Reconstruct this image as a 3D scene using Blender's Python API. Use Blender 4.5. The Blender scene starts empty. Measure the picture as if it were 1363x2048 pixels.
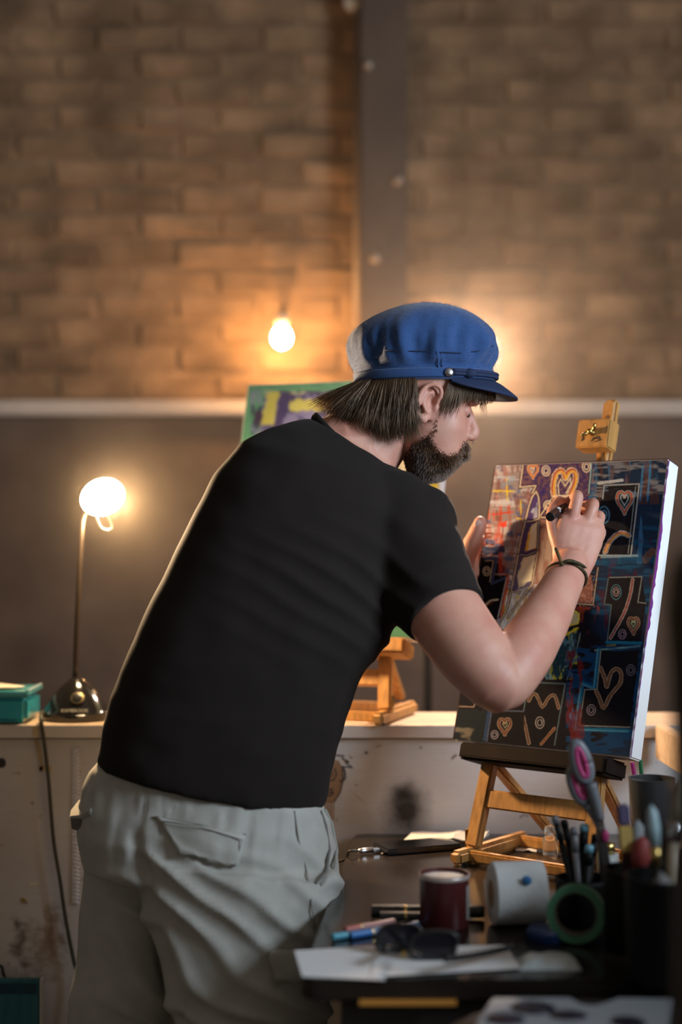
import bpy, bmesh, math, random
import numpy as np
from mathutils import Vector, Matrix, noise as mnoise
random.seed(7); np.random.seed(7)
sc = bpy.context.scene
C = sc.collection
PI = math.pi

# ------------------------------------------------------------------ camera
F, HZ, CZ = 3000.0, 1072.0, 1.28          # focal length in px, horizon row, camera height
cam = bpy.data.cameras.new('camera'); cam_o = bpy.data.objects.new('camera', cam); C.objects.link(cam_o)
cam.sensor_fit = 'AUTO'; cam.sensor_width = 36.0; cam.lens = 36.0 * F / 2048.0
cam.shift_y = (HZ - 1024.0) / 2048.0
cam.clip_start = 0.05; cam.clip_end = 60
cam_o.location = (0, 0, CZ); cam_o.rotation_euler = (PI / 2, 0, 0)
cam.dof.use_dof = True; cam.dof.focus_distance = 2.36; cam.dof.aperture_fstop = 1.4
sc.camera = cam_o
# ------------------------------------------------------------------ world, daylight, exposure
w = bpy.data.worlds.new('world'); sc.world = w; w.use_nodes = True
w.node_tree.nodes['Background'].inputs[0].default_value = (0.55, 0.72, 1.0, 1)
w.node_tree.nodes['Background'].inputs[1].default_value = 0.25
def area_light(name, loc, target, size, energy, color):
    l = bpy.data.lights.new(name, 'AREA'); l.shape = 'RECTANGLE'; l.size, l.size_y = size
    l.energy = energy; l.color = color
    o = bpy.data.objects.new(name, l); C.objects.link(o); o.location = loc
    o.rotation_euler = (Vector(target) - Vector(loc)).to_track_quat('-Z', 'Y').to_euler()
    return o
area_light('window_daylight', (2.30, 0.55, 1.95), (0.2, 0.75, 1.75), (1.2, 1.3), 118.0, (0.72, 0.86, 1.0))
sc.view_settings.view_transform = 'Standard'; sc.view_settings.look = 'None'
sc.view_settings.gamma = 1.0; sc.view_settings.use_curve_mapping = False
sc.view_settings.exposure = 0.0
sc.cycles.use_denoising = True
sc.cycles.volume_bounces = 0
sc.cycles.volume_step_rate = 4.0
sc.cycles.max_bounces = 6; sc.cycles.diffuse_bounces = 3; sc.cycles.glossy_bounces = 3
sc.cycles.sample_clamp_indirect = 4.0

# ------------------------------------------------------------------ helpers
def P(px, py, Y): return Vector(((px - 681.5) / F * Y, Y, CZ - (py - HZ) / F * Y))
def lin(c): return tuple(((v / 12.92) if v <= 0.04045 else ((v + 0.055) / 1.055) ** 2.4) for v in c)
def s8(r, g, b): return lin((r / 255, g / 255, b / 255))

BASE = {}
def thing(name, label, cat, loc=(0, 0, 0), group=None):
    o = bpy.data.objects.new(name, None); C.objects.link(o); o.empty_display_size = 0.05
    o.location = loc; BASE[o] = Vector(loc); tag(o, label, cat, group); return o
def tag(o, label=None, cat=None, group=None, kind=None):
    if label: o['label'] = label
    if cat: o['category'] = cat
    if group: o['group'] = group
    if kind: o['kind'] = kind
    return o

def mat(name, col, rough=0.6, metal=0.0, var=0.0, vscale=20.0, stretch=(1, 1, 1), bump=0.0, bscale=60.0,
        col2=None, spec=None, emit=None, emit_s=0.0, alpha=None, trans=0.0, sss=0.0, coat=0.0, rand=0.0, sheen=0.0):
    m = bpy.data.materials.new(name); m.use_nodes = True
    nt = m.node_tree; b = nt.nodes['Principled BSDF']
    b.inputs['Base Color'].default_value = (*col, 1); b.inputs['Roughness'].default_value = rough
    b.inputs['Metallic'].default_value = metal
    if spec is not None: b.inputs['Specular IOR Level'].default_value = spec
    if trans: b.inputs['Transmission Weight'].default_value = trans
    if coat: b.inputs['Coat Weight'].default_value = coat; b.inputs['Coat Roughness'].default_value = 0.12
    if sheen: b.inputs['Sheen Weight'].default_value = sheen; b.inputs['Sheen Roughness'].default_value = 0.5
    if sss:
        b.inputs['Subsurface Weight'].default_value = sss
        b.inputs['Subsurface Radius'].default_value = (0.012, 0.004, 0.002); b.inputs['Subsurface Scale'].default_value = 1.0
    if emit: b.inputs['Emission Color'].default_value = (*emit, 1); b.inputs['Emission Strength'].default_value = emit_s
    tc = nt.nodes.new('ShaderNodeTexCoord'); mp = nt.nodes.new('ShaderNodeMapping')
    mp.inputs['Scale'].default_value = stretch; nt.links.new(tc.outputs['Object'], mp.inputs['Vector'])
    vec = mp.outputs['Vector']
    if var or rand:
        nz = nt.nodes.new('ShaderNodeTexNoise'); nz.inputs['Scale'].default_value = vscale; nz.inputs['Detail'].default_value = 5
        nt.links.new(vec, nz.inputs['Vector'])
        mx = nt.nodes.new('ShaderNodeMix'); mx.data_type = 'RGBA'
        c2 = col2 if col2 else tuple(max(0, v * (1 - var)) for v in col)
        mx.inputs[6].default_value = (*col, 1); mx.inputs[7].default_value = (*c2, 1)
        rp = nt.nodes.new('ShaderNodeMapRange'); rp.inputs[1].default_value = 0.35; rp.inputs[2].default_value = 0.68
        nt.links.new(nz.outputs['Fac'], rp.inputs[0]); nt.links.new(rp.outputs[0], mx.inputs[0])
        out = mx.outputs[2]
        if rand:
            oi = nt.nodes.new('ShaderNodeObjectInfo'); hsv = nt.nodes.new('ShaderNodeHueSaturation')
            mr = nt.nodes.new('ShaderNodeMapRange'); mr.inputs[3].default_value = 1 - rand; mr.inputs[4].default_value = 1 + rand
            nt.links.new(oi.outputs['Random'], mr.inputs[0]); nt.links.new(mr.outputs[0], hsv.inputs['Value'])
            nt.links.new(out, hsv.inputs['Color']); out = hsv.outputs[0]
        nt.links.new(out, b.inputs['Base Color'])
    if bump:
        nb = nt.nodes.new('ShaderNodeTexNoise'); nb.inputs['Scale'].default_value = bscale; nb.inputs['Detail'].default_value = 4
        nt.links.new(vec, nb.inputs['Vector'])
        bp = nt.nodes.new('ShaderNodeBump'); bp.inputs['Strength'].default_value = bump; bp.inputs['Distance'].default_value = 0.004
        nt.links.new(nb.outputs['Fac'], bp.inputs['Height']); nt.links.new(bp.outputs[0], b.inputs['Normal'])
    return m
def mat_attr(name, rough=0.6, bump=0.0, bscale=300.0):
    m = bpy.data.materials.new(name); m.use_nodes = True; nt = m.node_tree; b = nt.nodes['Principled BSDF']
    b.inputs['Roughness'].default_value = rough; b.inputs['Specular IOR Level'].default_value = .06
    a = nt.nodes.new('ShaderNodeAttribute'); a.attribute_name = 'paint'
    nt.links.new(a.outputs['Color'], b.inputs['Base Color'])
    if bump:
        tc = nt.nodes.new('ShaderNodeTexCoord'); nb = nt.nodes.new('ShaderNodeTexNoise'); nb.inputs['Scale'].default_value = bscale
        nt.links.new(tc.outputs['Object'], nb.inputs['Vector'])
        bp = nt.nodes.new('ShaderNodeBump'); bp.inputs['Strength'].default_value = bump; bp.inputs['Distance'].default_value = 0.002
        nt.links.new(nb.outputs['Fac'], bp.inputs['Height']); nt.links.new(bp.outputs[0], b.inputs['Normal'])
    return m

class MB:
    def __init__(s): s.v = []; s.f = []
    def add(s, v, f):
        o = len(s.v); s.v += [tuple(p) for p in v]; s.f += [tuple(i + o for i in q) for q in f]; return s
    def box(s, c, size, X=(1, 0, 0), Y=(0, 1, 0), Z=(0, 0, 1)):
        c = Vector(c); X = Vector(X) * size[0] / 2; Y = Vector(Y) * size[1] / 2; Z = Vector(Z) * size[2] / 2
        v = [c + X * i + Y * j + Z * k for k in (-1, 1) for j in (-1, 1) for i in (-1, 1)]
        return s.add(v, [(0, 2, 3, 1), (4, 5, 7, 6), (0, 1, 5, 4), (2, 6, 7, 3), (0, 4, 6, 2), (1, 3, 7, 5)])
    def bar(s, a, b, wd, th, side):            # rectangular bar from a to b; wd along side, th across
        a = Vector(a); b = Vector(b); Z = b - a; L = Z.length; Z.normalize()
        X = Vector(side); X = (X - Z * X.dot(Z)).normalized(); Y = Z.cross(X)
        return s.box((a + b) / 2, (wd, th, L), X, Y, Z)
    def tube(s, pts, rad, n=12, flat=None):
        pts = [Vector(p) for p in pts]; k = len(pts)
        if not hasattr(rad, '__len__'): rad = [rad] * k
        rings = []; prev = None
        for i in range(k):
            t = (pts[min(i + 1, k - 1)] - pts[max(i - 1, 0)]).normalized()
            if prev is None:
                a = Vector((0, 0, 1)) if abs(t.z) < 0.9 else Vector((1, 0, 0)); u = (a - t * a.dot(t)).normalized()
            else: u = (prev - t * prev.dot(t)).normalized()
            prev = u; w_ = t.cross(u)
            rings.append([pts[i] + (u * math.cos(2 * PI * j / n) + w_ * math.sin(2 * PI * j / n)) * rad[i] for j in range(n)])
        return s.rings(rings)
    def rings(s, rings, cap=True, closed=False):
        n = len(rings[0]); v = [p for r in rings for p in r]; f = []; k = len(rings)
        for i in range(k if closed else k - 1):
            i2 = (i + 1) % k
            for j in range(n):
                j2 = (j + 1) % n; f.append((i * n + j, i * n + j2, i2 * n + j2, i2 * n + j))
        if cap and not closed:
            f.append(tuple(range(n - 1, -1, -1))); f.append(tuple((k - 1) * n + j for j in range(n)))
        return s.add(v, f)
    def loft(s, secs, n=28, e=2.0):            # secs: (centre, A, B[, e]) super-ellipses
        rings = []
        for q in secs:
            c, A, B = Vector(q[0]), Vector(q[1]), Vector(q[2]); ee = q[3] if len(q) > 3 else e
            r = []
            for j in range(n):
                t = 2 * PI * j / n; ct, st = math.cos(t), math.sin(t)
                r.append(c + A * (math.copysign(abs(ct) ** (2 / ee), ct)) + B * (math.copysign(abs(st) ** (2 / ee), st)))
            rings.append(r)
        return s.rings(rings)
    def ell(s, c, r, X=(1, 0, 0), Y=(0, 1, 0), Z=(0, 0, 1), n=16, m=9):
        c = Vector(c); X = Vector(X) * r[0]; Y = Vector(Y) * r[1]; Z = Vector(Z) * r[2]
        rings = []
        for i in range(m):
            a = -PI / 2 * 0.97 + PI * 0.97 * i / (m - 1)
            rings.append([c + (X * math.cos(2 * PI * j / n) + Y * math.sin(2 * PI * j / n)) * math.cos(a) + Z * math.sin(a) for j in range(n)])
        return s.rings(rings)
    def lathe(s, prof, c, Z=(0, 0, 1), n=28, cap=True):   # prof: (r, h)
        c = Vector(c); Z = Vector(Z).normalized()
        a = Vector((0, 1, 0)) if abs(Z.y) < 0.9 else Vector((1, 0, 0)); X = (a - Z * a.dot(Z)).normalized(); Y = Z.cross(X)
        return s.rings([[c + Z * h + (X * math.cos(2 * PI * j / n) + Y * math.sin(2 * PI * j / n)) * max(r, 1e-4) for j in range(n)] for r, h in prof], cap)
    def prism(s, pts, d):                       # planar polygon extruded by vector d
        n = len(pts); d = Vector(d); v = [Vector(p) for p in pts] + [Vector(p) + d for p in pts]
        return s.add(v, [tuple(range(n)), tuple(range(2 * n - 1, n - 1, -1))] + [(i, i + n, (i + 1) % n + n, (i + 1) % n) for i in range(n)])
    def build(s, name, m, parent=None, smooth=False, bevel=0.0, loc=None, seg=2, **tags):
        base = BASE[parent] if parent is not None else Vector(loc if loc is not None else (0, 0, 0))
        me = bpy.data.meshes.new(name); me.from_pydata([(p[0] - base.x, p[1] - base.y, p[2] - base.z) for p in s.v], [], s.f)
        bm = bmesh.new(); bm.from_mesh(me); bmesh.ops.recalc_face_normals(bm, faces=bm.faces)
        if bevel:
            bmesh.ops.bevel(bm, geom=[e for e in bm.edges if len(e.link_faces) == 2 and e.calc_face_angle(0) > 0.5], offset=bevel, segments=seg, affect='EDGES', clamp_overlap=True)
        for f in bm.faces: f.smooth = smooth
        bm.to_mesh(me); bm.free()
        return link(name, me, m, parent, base, **tags)
def link(name, me, m, parent, base, **tags):
    o = bpy.data.objects.new(name, me); C.objects.link(o); BASE[o] = Vector(base)
    if m is not None: me.materials.append(m)
    if parent is not None: o.parent = parent
    else: o.location = base
    tag(o, **tags); return o
def auto(o, ang=0.6):
    me = o.data
    for p in me.polygons: p.use_smooth = True
    bm = bmesh.new(); bm.from_mesh(me)
    for e in bm.edges:
        if len(e.link_faces) == 2 and e.calc_face_angle(0) > ang: e.smooth = False
    bm.to_mesh(me); bm.free(); return o
def voxel(mbs, size, smooth=6, fac=0.5):
    t = MB()
    for b in mbs: t.add(b.v, b.f)
    me = bpy.data.meshes.new('tmp'); me.from_pydata([tuple(p) for p in t.v], [], t.f)
    bm = bmesh.new(); bm.from_mesh(me); bmesh.ops.recalc_face_normals(bm, faces=bm.faces); bm.to_mesh(me); bm.free()
    o = bpy.data.objects.new('tmp', me); C.objects.link(o)
    r = o.modifiers.new('r', 'REMESH'); r.mode = 'VOXEL'; r.voxel_size = size
    if smooth:
        q = o.modifiers.new('s', 'SMOOTH'); q.iterations = smooth; q.factor = fac
    dg = bpy.context.evaluated_depsgraph_get(); ev = o.evaluated_get(dg)
    out = bpy.data.meshes.new_from_object(ev); bpy.data.objects.remove(o); bpy.data.meshes.remove(me)
    return out
def co(me):
    a = np.empty(len(me.vertices) * 3); me.vertices.foreach_get('co', a); return a.reshape(-1, 3)
def nrm(me):
    a = np.empty(len(me.vertices) * 3); me.vertex_normals.foreach_get('vector', a); return a.reshape(-1, 3)
def setco(me, a): me.vertices.foreach_set('co', np.ascontiguousarray(a, dtype=np.float64).ravel()); me.update()
def proj(a): return 681.5 + F * a[:, 0] / a[:, 1], HZ - F * (a[:, 2] - CZ) / a[:, 1]
def place(name, me, m, parent=None, loc=(0, 0, 0), smooth=True, **tags):
    base = BASE[parent] if parent is not None else Vector(loc)
    a = co(me) - np.array(base); setco(me, a)
    me.polygons.foreach_set('use_smooth', [smooth] * len(me.polygons)); me.materials.clear()
    return link(name, me, m, parent, base, **tags)
def spline(pts, n):
    pts = [Vector(p) for p in pts]; k = len(pts); out = []
    for i in range(n):
        t = i / (n - 1) * (k - 1); a = min(int(t), k - 2); u = t - a
        p0, p1, p2, p3 = pts[max(a - 1, 0)], pts[a], pts[a + 1], pts[min(a + 2, k - 1)]
        out.append(0.5 * ((2 * p1) + (p2 - p0) * u + (2 * p0 - 5 * p1 + 4 * p2 - p3) * u * u + (3 * p1 - p0 - 3 * p2 + p3) * u ** 3))
    return out
def vn(x, y, seed=0):                        # smooth value noise, numpy
    xi = np.floor(x).astype(np.int64); yi = np.floor(y).astype(np.int64); u = x - xi; v = y - yi
    u = u * u * (3 - 2 * u); v = v * v * (3 - 2 * v)
    def h(a, b):
        n = (a * 374761393 + b * 668265263 + seed * 974711) & 0xffffffff
        n = ((n ^ (n >> 13)) * 1274126177) & 0xffffffff
        return ((n ^ (n >> 16)) & 0xffff) / 65535.0
    return (h(xi, yi) * (1 - u) + h(xi + 1, yi) * u) * (1 - v) + (h(xi, yi + 1) * (1 - u) + h(xi + 1, yi + 1) * u) * v

# ------------------------------------------------------------------ materials
M = {}
M['plaster'] = mat('plaster', (0.30, 0.25, 0.20), 0.9, var=0.3, vscale=4)
M['floor'] = mat('floor_boards', (0.10, 0.07, 0.05), 0.6, var=0.5, vscale=6, stretch=(1, 8, 1))
M['brick'] = mat('brick', (0.36, 0.215, 0.115), 0.95, var=0.5, vscale=7, bump=0.5, bscale=30, rand=0.13)
M['mortar'] = mat('mortar', (0.35, 0.215, 0.12), 1.0, var=0.3, vscale=25, bump=0.5)
M['darkwall'] = mat('dark_wall_paint', (0.125, 0.080, 0.055), 0.75, var=0.35, vscale=7, col2=(0.095, 0.058, 0.042))
M['rail'] = mat('rail_paint', (0.62, 0.52, 0.44), 0.6, var=0.2, vscale=6)
M['post'] = mat('post_paint', (0.115, 0.072, 0.047), 0.6, var=0.3, vscale=5)
M['black'] = mat('black_plastic', (0.012, 0.012, 0.013), 0.35)
M['blackgloss'] = mat('black_gloss', (0.010, 0.009, 0.009), 0.12, coat=0.3)
M['wood'] = mat('easel_wood', (0.56, 0.285, 0.085), 0.42, var=0.35, vscale=9, stretch=(14, 14, 2), bump=0.12, bscale=120)
M['pine'] = mat('pine_ledge', (0.62, 0.45, 0.30), 0.55, var=0.25, vscale=8, stretch=(1, 10, 10))
M['white'] = mat('white_canvas', (0.86, 0.86, 0.86), 0.8, bump=0.1, bscale=500)
M['paper'] = mat('white_paper', (0.82, 0.82, 0.82), 0.75)
M['brass'] = mat('brass', (0.52, 0.36, 0.12), 0.28, metal=1.0)
M['steel'] = mat('steel', (0.6, 0.6, 0.62), 0.28, metal=1.0)
M['skin'] = mat('skin', (0.62, 0.325, 0.235), 0.50, var=0.22, vscale=22, col2=(0.56, 0.24, 0.175), bump=0.10, bscale=420, sss=0.12)
M['nail'] = mat('nail', (0.66, 0.42, 0.34), 0.5)
M['shirt'] = mat('black_cotton', (0.0185, 0.0145, 0.0130), 0.95, bump=0.12, bscale=900, sheen=0.03, spec=.10)
M['trousers'] = mat('khaki_cotton', (0.46, 0.45, 0.405), 0.9, var=0.12, vscale=30, bump=0.16, bscale=700)
M['denim'] = mat('cap_blue_cotton', (0.016, 0.072, 0.235), 0.85, var=0.22, vscale=300, stretch=(1, 1, 5), bump=0.25, bscale=800, sheen=0.35)
M['navy'] = mat('navy_cloth', (0.010, 0.022, 0.070), 0.8, bump=0.2, bscale=700)
M['hair'] = mat('brown_hair', (0.085, 0.052, 0.029), 0.42, var=0.5, vscale=40, col2=(0.20, 0.125, 0.070))
M['beard'] = mat('brown_beard', (0.060, 0.030, 0.016), 0.5, var=0.5, vscale=50, col2=(0.15, 0.07, 0.03))
M['teal'] = mat('teal_plastic', (0.02, 0.34, 0.42), 0.2, coat=0.3)

def mottle(m, scale, lo, hi):                      # uneven old wall: tone drifts across neighbouring pieces
    nt = m.node_tree; b = nt.nodes['Principled BSDF']; src = b.inputs['Base Color'].links[0].from_socket
    g = nt.nodes.new('ShaderNodeNewGeometry'); nz = nt.nodes.new('ShaderNodeTexNoise'); nz.inputs['Scale'].default_value = scale; nz.inputs['Detail'].default_value = 3
    nt.links.new(g.outputs['Position'], nz.inputs['Vector'])
    mr = nt.nodes.new('ShaderNodeMapRange'); mr.inputs[1].default_value = .3; mr.inputs[2].default_value = .7; mr.inputs[3].default_value = lo; mr.inputs[4].default_value = hi
    hs = nt.nodes.new('ShaderNodeHueSaturation'); nt.links.new(nz.outputs['Fac'], mr.inputs[0]); nt.links.new(mr.outputs[0], hs.inputs['Value']); nt.links.new(src, hs.inputs['Color']); nt.links.new(hs.outputs[0], b.inputs['Base Color'])
for k_ in ('brick', 'mortar'): mottle(M[k_], 5.5, .55, 1.2)
mottle(M['darkwall'], 6.0, .75, 1.3)
# ------------------------------------------------------------------ room shell
XL, XR, YB, YF, ZC = -2.5, 2.4, -1.3, 4.2, 3.1
MB().box((0, 1.5, -0.05), (5.3, 6.0, 0.1)).build('floor', M['floor'], kind='structure')
MB().box((0, 1.5, ZC + 0.05), (5.3, 6.0, 0.1)).build('ceiling', M['plaster'], kind='structure')
MB().box((XL - 0.05, 1.45, ZC / 2), (0.1, 5.5, ZC)).build('wall_left', M['plaster'], kind='structure')
MB().box((0, YB - 0.05, ZC / 2), (5.0, 0.1, ZC)).build('wall_front', M['plaster'], kind='structure')
# right wall with a window opening (y -0.15..1.25, z 1.2..2.7)
wr = MB(); a0, a1, b0, b1 = -0.15, 1.25, 1.2, 2.7
wr.box((XR + .05, (YB + a0) / 2, ZC / 2), (.1, a0 - YB, ZC)); wr.box((XR + .05, (a1 + YF) / 2, ZC / 2), (.1, YF - a1, ZC))
wr.box((XR + .05, (a0 + a1) / 2, b0 / 2), (.1, a1 - a0, b0)); wr.box((XR + .05, (a0 + a1) / 2, (b1 + ZC) / 2), (.1, a1 - a0, ZC - b1))
wr.build('wall_right', M['plaster'], kind='structure')
wn = MB().box((XR + .05, .55, b0 + .03), (.08, 1.4, .06)).box((XR + .05, .55, b1 - .03), (.08, 1.4, .06)).box((XR + .05, a0 + .03, 1.95), (.08, .06, 1.38)).box((XR + .05, a1 - .03, 1.95), (.08, .06, 1.38)).box((XR + .05, .55, 1.95), (.06, .04, 1.38)).build('window_1', M['rail'], kind='structure')
gl = mat('window_glass', (0.9, 0.95, 1.0), 0.02, trans=1.0)
for y_ in (.22, .88): MB().box((XR + .05, y_, 1.95), (.006, .62, 1.38)).build('pane', gl, wn)

# back wall: mortar slab, bricks above the rail, dark painted lower part
RZ0, RZ1 = 1.612, 1.652                          # the rail
wb = MB().box((0, YF + 0.06, ZC / 2), (5.0, 0.1, ZC)).build('wall_back', M['mortar'], kind='structure')
variants = []
for k in range(6):
    bm = bmesh.new(); bmesh.ops.create_cube(bm, size=1.0)
    bmesh.ops.scale(bm, vec=(0.216, 0.05, 0.064), verts=bm.verts)
    bmesh.ops.bevel(bm, geom=[e for e in bm.edges], offset=0.005, segments=1, affect='EDGES')
    for v in bm.verts: v.co += Vector((random.uniform(-.003, .003), random.uniform(-.005, .005), random.uniform(-.003, .003)))
    me = bpy.data.meshes.new('brick'); bm.to_mesh(me); bm.free(); me.materials.append(M['brick']); variants.append(me)
nb = 0
for r in range(17):
    z = RZ1 + 0.045 + r * 0.075
    for i in range(-8, 9):
        x = i * 0.228 + (0.114 if r % 2 else 0)
        if abs(x) > 1.95: continue
        o = bpy.data.objects.new('brick', random.choice(variants)); C.objects.link(o); o.parent = wb
        o.location = (x + random.uniform(-.004, .004), YF + .029 + random.uniform(-.006, .002), z + random.uniform(-.003, .003)); nb += 1
        if random.random() < .5: o.rotation_euler = (0, 0, PI)
lw = MB().box((0, YF - 0.015, RZ0 / 2), (5.0, 0.06, RZ0)).build('wall_back_lower', M['darkwall'], kind='structure')
MB().box((0, YF - 0.035, (RZ0 + RZ1) / 2), (5.0, 0.10, RZ1 - RZ0)).build('trim_1', M['rail'], bevel=0.006, kind='structure')
# steel post with conduit; pale discs stand in for faint bokeh spots
pw = thing('wall_post', 'dark brown painted vertical post standing against the brick wall', 'post', (0.115, YF - 0.09, 0))
MB().box((0.115, YF - 0.10, (RZ1 + ZC) / 2 + .001), (0.128, 0.08, ZC - RZ1 - .004)).build('post_face', M['post'], pw, bevel=0.006)
MB().tube([(0.054 - .008, YF - 0.075, RZ1 + .002), (0.054 - .008, YF - 0.075, ZC - .004)], 0.012, 14).build('conduit', M['rail'] if False else mat('conduit', (0.2, 0.145, 0.11), .5), pw, smooth=True)
bokeh_m = mat('bokeh_disc', (0.34, 0.26, 0.2), .4, metal=.5)
for (px, py) in ((795, 360), (750, 515), (640, 1) if False else (735, 130)):
    MB().lathe([(.016, 0), (.016, .006), (.011, .012), (.001, .013)], P(px, py, YF - .14) , (0, -1, 0), 12).build('bokeh_disc', bokeh_m, pw, smooth=True)
k0 = P(704, 2, YF - .09)
kn = thing('ceramic_insulator', 'small white ceramic knob high on the brick wall beside the post', 'knob', k0)
MB().lathe([(.012, 0.075), (.012, 0.03), (.022, .028), (.024, .012), (.02, 0), (.004, -.004)], k0, (0, 1, 0), 18).build('knob', mat('ceramic', (.7, .66, .58), .3), kn, smooth=True)
MB().lathe([(.005, -.004), (.005, -.012), (.001, -.013)], k0, (0, 1, 0), 10).build('screw', M['steel'], kn)

# ------------------------------------------------------------------ low white partition with ledge
PY = 2.68; LZ = 0.946
def stain_panel():
    m = bpy.data.materials.new('stained_white_panel'); m.use_nodes = True; nt = m.node_tree; b = nt.nodes['Principled BSDF']
    b.inputs['Roughness'].default_value = 0.55
    tc = nt.nodes.new('ShaderNodeTexCoord'); L = nt.links
    def noise_(scale, det=4, stretch=(1, 1, 1)):
        mp = nt.nodes.new('ShaderNodeMapping'); mp.inputs['Scale'].default_value = stretch; L.new(tc.outputs['Object'], mp.inputs[0])
        n = nt.nodes.new('ShaderNodeTexNoise'); n.inputs['Scale'].default_value = scale; n.inputs['Detail'].default_value = det; L.new(mp.outputs[0], n.inputs[0]); return n.outputs['Fac']
    def rng(sock, a, b_, c=0.0, d=1.0):
        r = nt.nodes.new('ShaderNodeMapRange'); r.inputs[1].default_value = a; r.inputs[2].default_value = b_; r.inputs[3].default_value = c; r.inputs[4].default_value = d; L.new(sock, r.inputs[0]); return r.outputs[0]
    def mixc(fac, A, B):
        x = nt.nodes.new('ShaderNodeMix'); x.data_type = 'RGBA'
        L.new(fac, x.inputs[0])
        for i, q in ((6, A), (7, B)):
            if isinstance(q, tuple): x.inputs[i].default_value = (*q, 1)
            else: L.new(q, x.inputs[i])
        return x.outputs[2]
    def math_(op, a, b_):
        x = nt.nodes.new('ShaderNodeMath'); x.operation = op
        for i, q in ((0, a), (1, b_)):
            if isinstance(q, (int, float)): x.inputs[i].default_value = q
            else: L.new(q, x.inputs[i])
        return x.outputs[0]
    col = mixc(rng(noise_(5, 5), .35, .7), (0.60, 0.57, 0.545), (0.50, 0.46, 0.44))
    col = mixc(rng(noise_(60, 3, (.3, 1, 6)), .45, .75, 0, .35), col, (0.45, 0.40, 0.37))
    col = mixc(rng(noise_(38, 2), .70, .74, 0, .8), col, (0.22, 0.17, 0.14))           # specks
    sep = nt.nodes.new('ShaderNodeSeparateXYZ'); L.new(tc.outputs['Object'], sep.inputs[0])
    def blob(px, py, rx, rz, hard, colr, wob=.35, amount=1.0):
        nonlocal col
        c = P(px, py, PY)
        dx = math_('DIVIDE', math_('SUBTRACT', sep.outputs[0], c.x), rx); dz = math_('DIVIDE', math_('SUBTRACT', sep.outputs[2], c.z), rz)
        d = math_('SQRT', math_('ADD', math_('MULTIPLY', dx, dx), math_('MULTIPLY', dz, dz)), 0)
        d = math_('ADD', d, math_('MULTIPLY', math_('SUBTRACT', noise_(55, 3), .5), wob))
        col = mixc(rng(d, 1.0, hard, 0, amount), col, colr)
    blob(812, 1622, .054, .066, .22, (0.012, 0.010, 0.010), .35)                          # black spray mark
    blob(808, 1590, .030, .026, .2, (0.012, 0.010, 0.010), .4)
    blob(85, 1900, .055, .07, .2, (0.20, 0.12, 0.06), 2.2, .7)
    blob(40, 1880, .018, .05, .2, (0.12, 0.09, 0.07), 2.5, .8)
    blob(100, 1855, .022, .04, .2, (0.20, 0.11, 0.06), 2.2, .6)
    blob(3, 1526, .009, .010, .8, (0.03, 0.02, 0.02), .2)
    L.new(col, b.inputs['Base Color'])
    return m
part = MB().box((0.05, PY + .085, (LZ - .028) / 2), (4.6, .17, LZ - .028)).build('wall_partition', stain_panel(), kind='structure')
MB().box((0.05, PY + .085, LZ - .002 - .0105), (4.6, .195, .021)).build('trim_2', M['pine'], bevel=.002, kind='structure')
MB().box((0.05, PY + .02, LZ - .0255), (4.55, .05, .005)).build('trim_3', mat('ledge_gap', (.06, .03, .02), .8), kind='structure')
MB().box((0.05, PY - .0145, LZ - .0135), (4.6, .005, .022)).build('trim_4', mat('ledge_front_paint', (.66, .60, .55), .55, var=.15), kind='structure')
# return board of the ledge running towards the camera on the right
ra, rb = P(1322, 1462, 2.655), P(1420, 1535, 2.15)
rt = MB().bar((ra.x, 2.655, LZ - .03), (ra.x + .02, 1.95, LZ - .03), .022, .06, (1, 0, 0)); rt.build('trim_5', M['pine'], bevel=.002, kind='structure')

# pencil doodle, specks and tape on the partition (flat drawings lie on the panel)
ink = mat('ink', (.02, .018, .018), .6)
FY = PY - .0012
def flat_line(mb, pts, wd):
    q = [P(x, y, FY) for x, y in pts]; mb.tube(q, wd, 5)
dd = thing('wall_doodle', 'tan cartoon face with spiky black hair drawn on white partition', 'drawing', P(672, 1600, FY))
face = [(640, 1520), (662, 1517), (678, 1522), (685, 1540), (686, 1560), (680, 1585), (668, 1604), (668, 1640), (642, 1640)]
MB().prism([P(x, y, FY + .0011) for x, y in face], (0, -.0008, 0)).build('face_fill', mat('tan_marker', (.34, .19, .10), .7, var=.3), dd)
hb = MB()
flat_line(hb, [(668, 1510), (688, 1512), (684, 1517), (698, 1524), (690, 1524), (705, 1535), (682, 1533)], .0011)
flat_line(hb, [(686, 1533), (690, 1545), (690, 1558), (682, 1564), (679, 1560)], .0011)
flat_line(hb, [(684, 1538), (686, 1560), (680, 1585), (668, 1604)], .0009)
flat_line(hb, [(656, 1562), (668, 1560), (673, 1548), (669, 1536)], .0011); flat_line(hb, [(655, 1555), (664, 1552), (666, 1542)], .0009)
hb.build('hair_lines', ink, dd)
tb = MB(); flat_line(tb, [(645, 1580), (664, 1578), (667, 1586), (660, 1592), (644, 1590)], .0010)
for x in (648, 653, 658, 663): flat_line(tb, [(x, 1580), (x, 1591)], .0006)
flat_line(tb, [(645, 1586), (666, 1585)], .0006); tb.build('teeth_lines', ink, dd)
nk = MB()
for x in (652, 658, 664): flat_line(nk, [(x, 1606), (x, 1640)], .0012)
nk.build('neck_lines', mat('pale_line', (.6, .5, .42), .7), dd)
tape_m = mat('yellowed_tape', (.62, .47, .26), .35, var=.4, vscale=40)
def patch(name, pts, m, label, cat, th=.0006, Y=PY - .0175, tilt=None):
    c = [P(x, y, Y) for x, y in pts]; b = sum(c, Vector()) / len(c)
    return MB().prism([q - Vector((0, th, 0)) for q in c], (0, th, 0)).build(name, m, loc=(b.x, b.y, min(q.z for q in c)), label=label, cat=cat)
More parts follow.
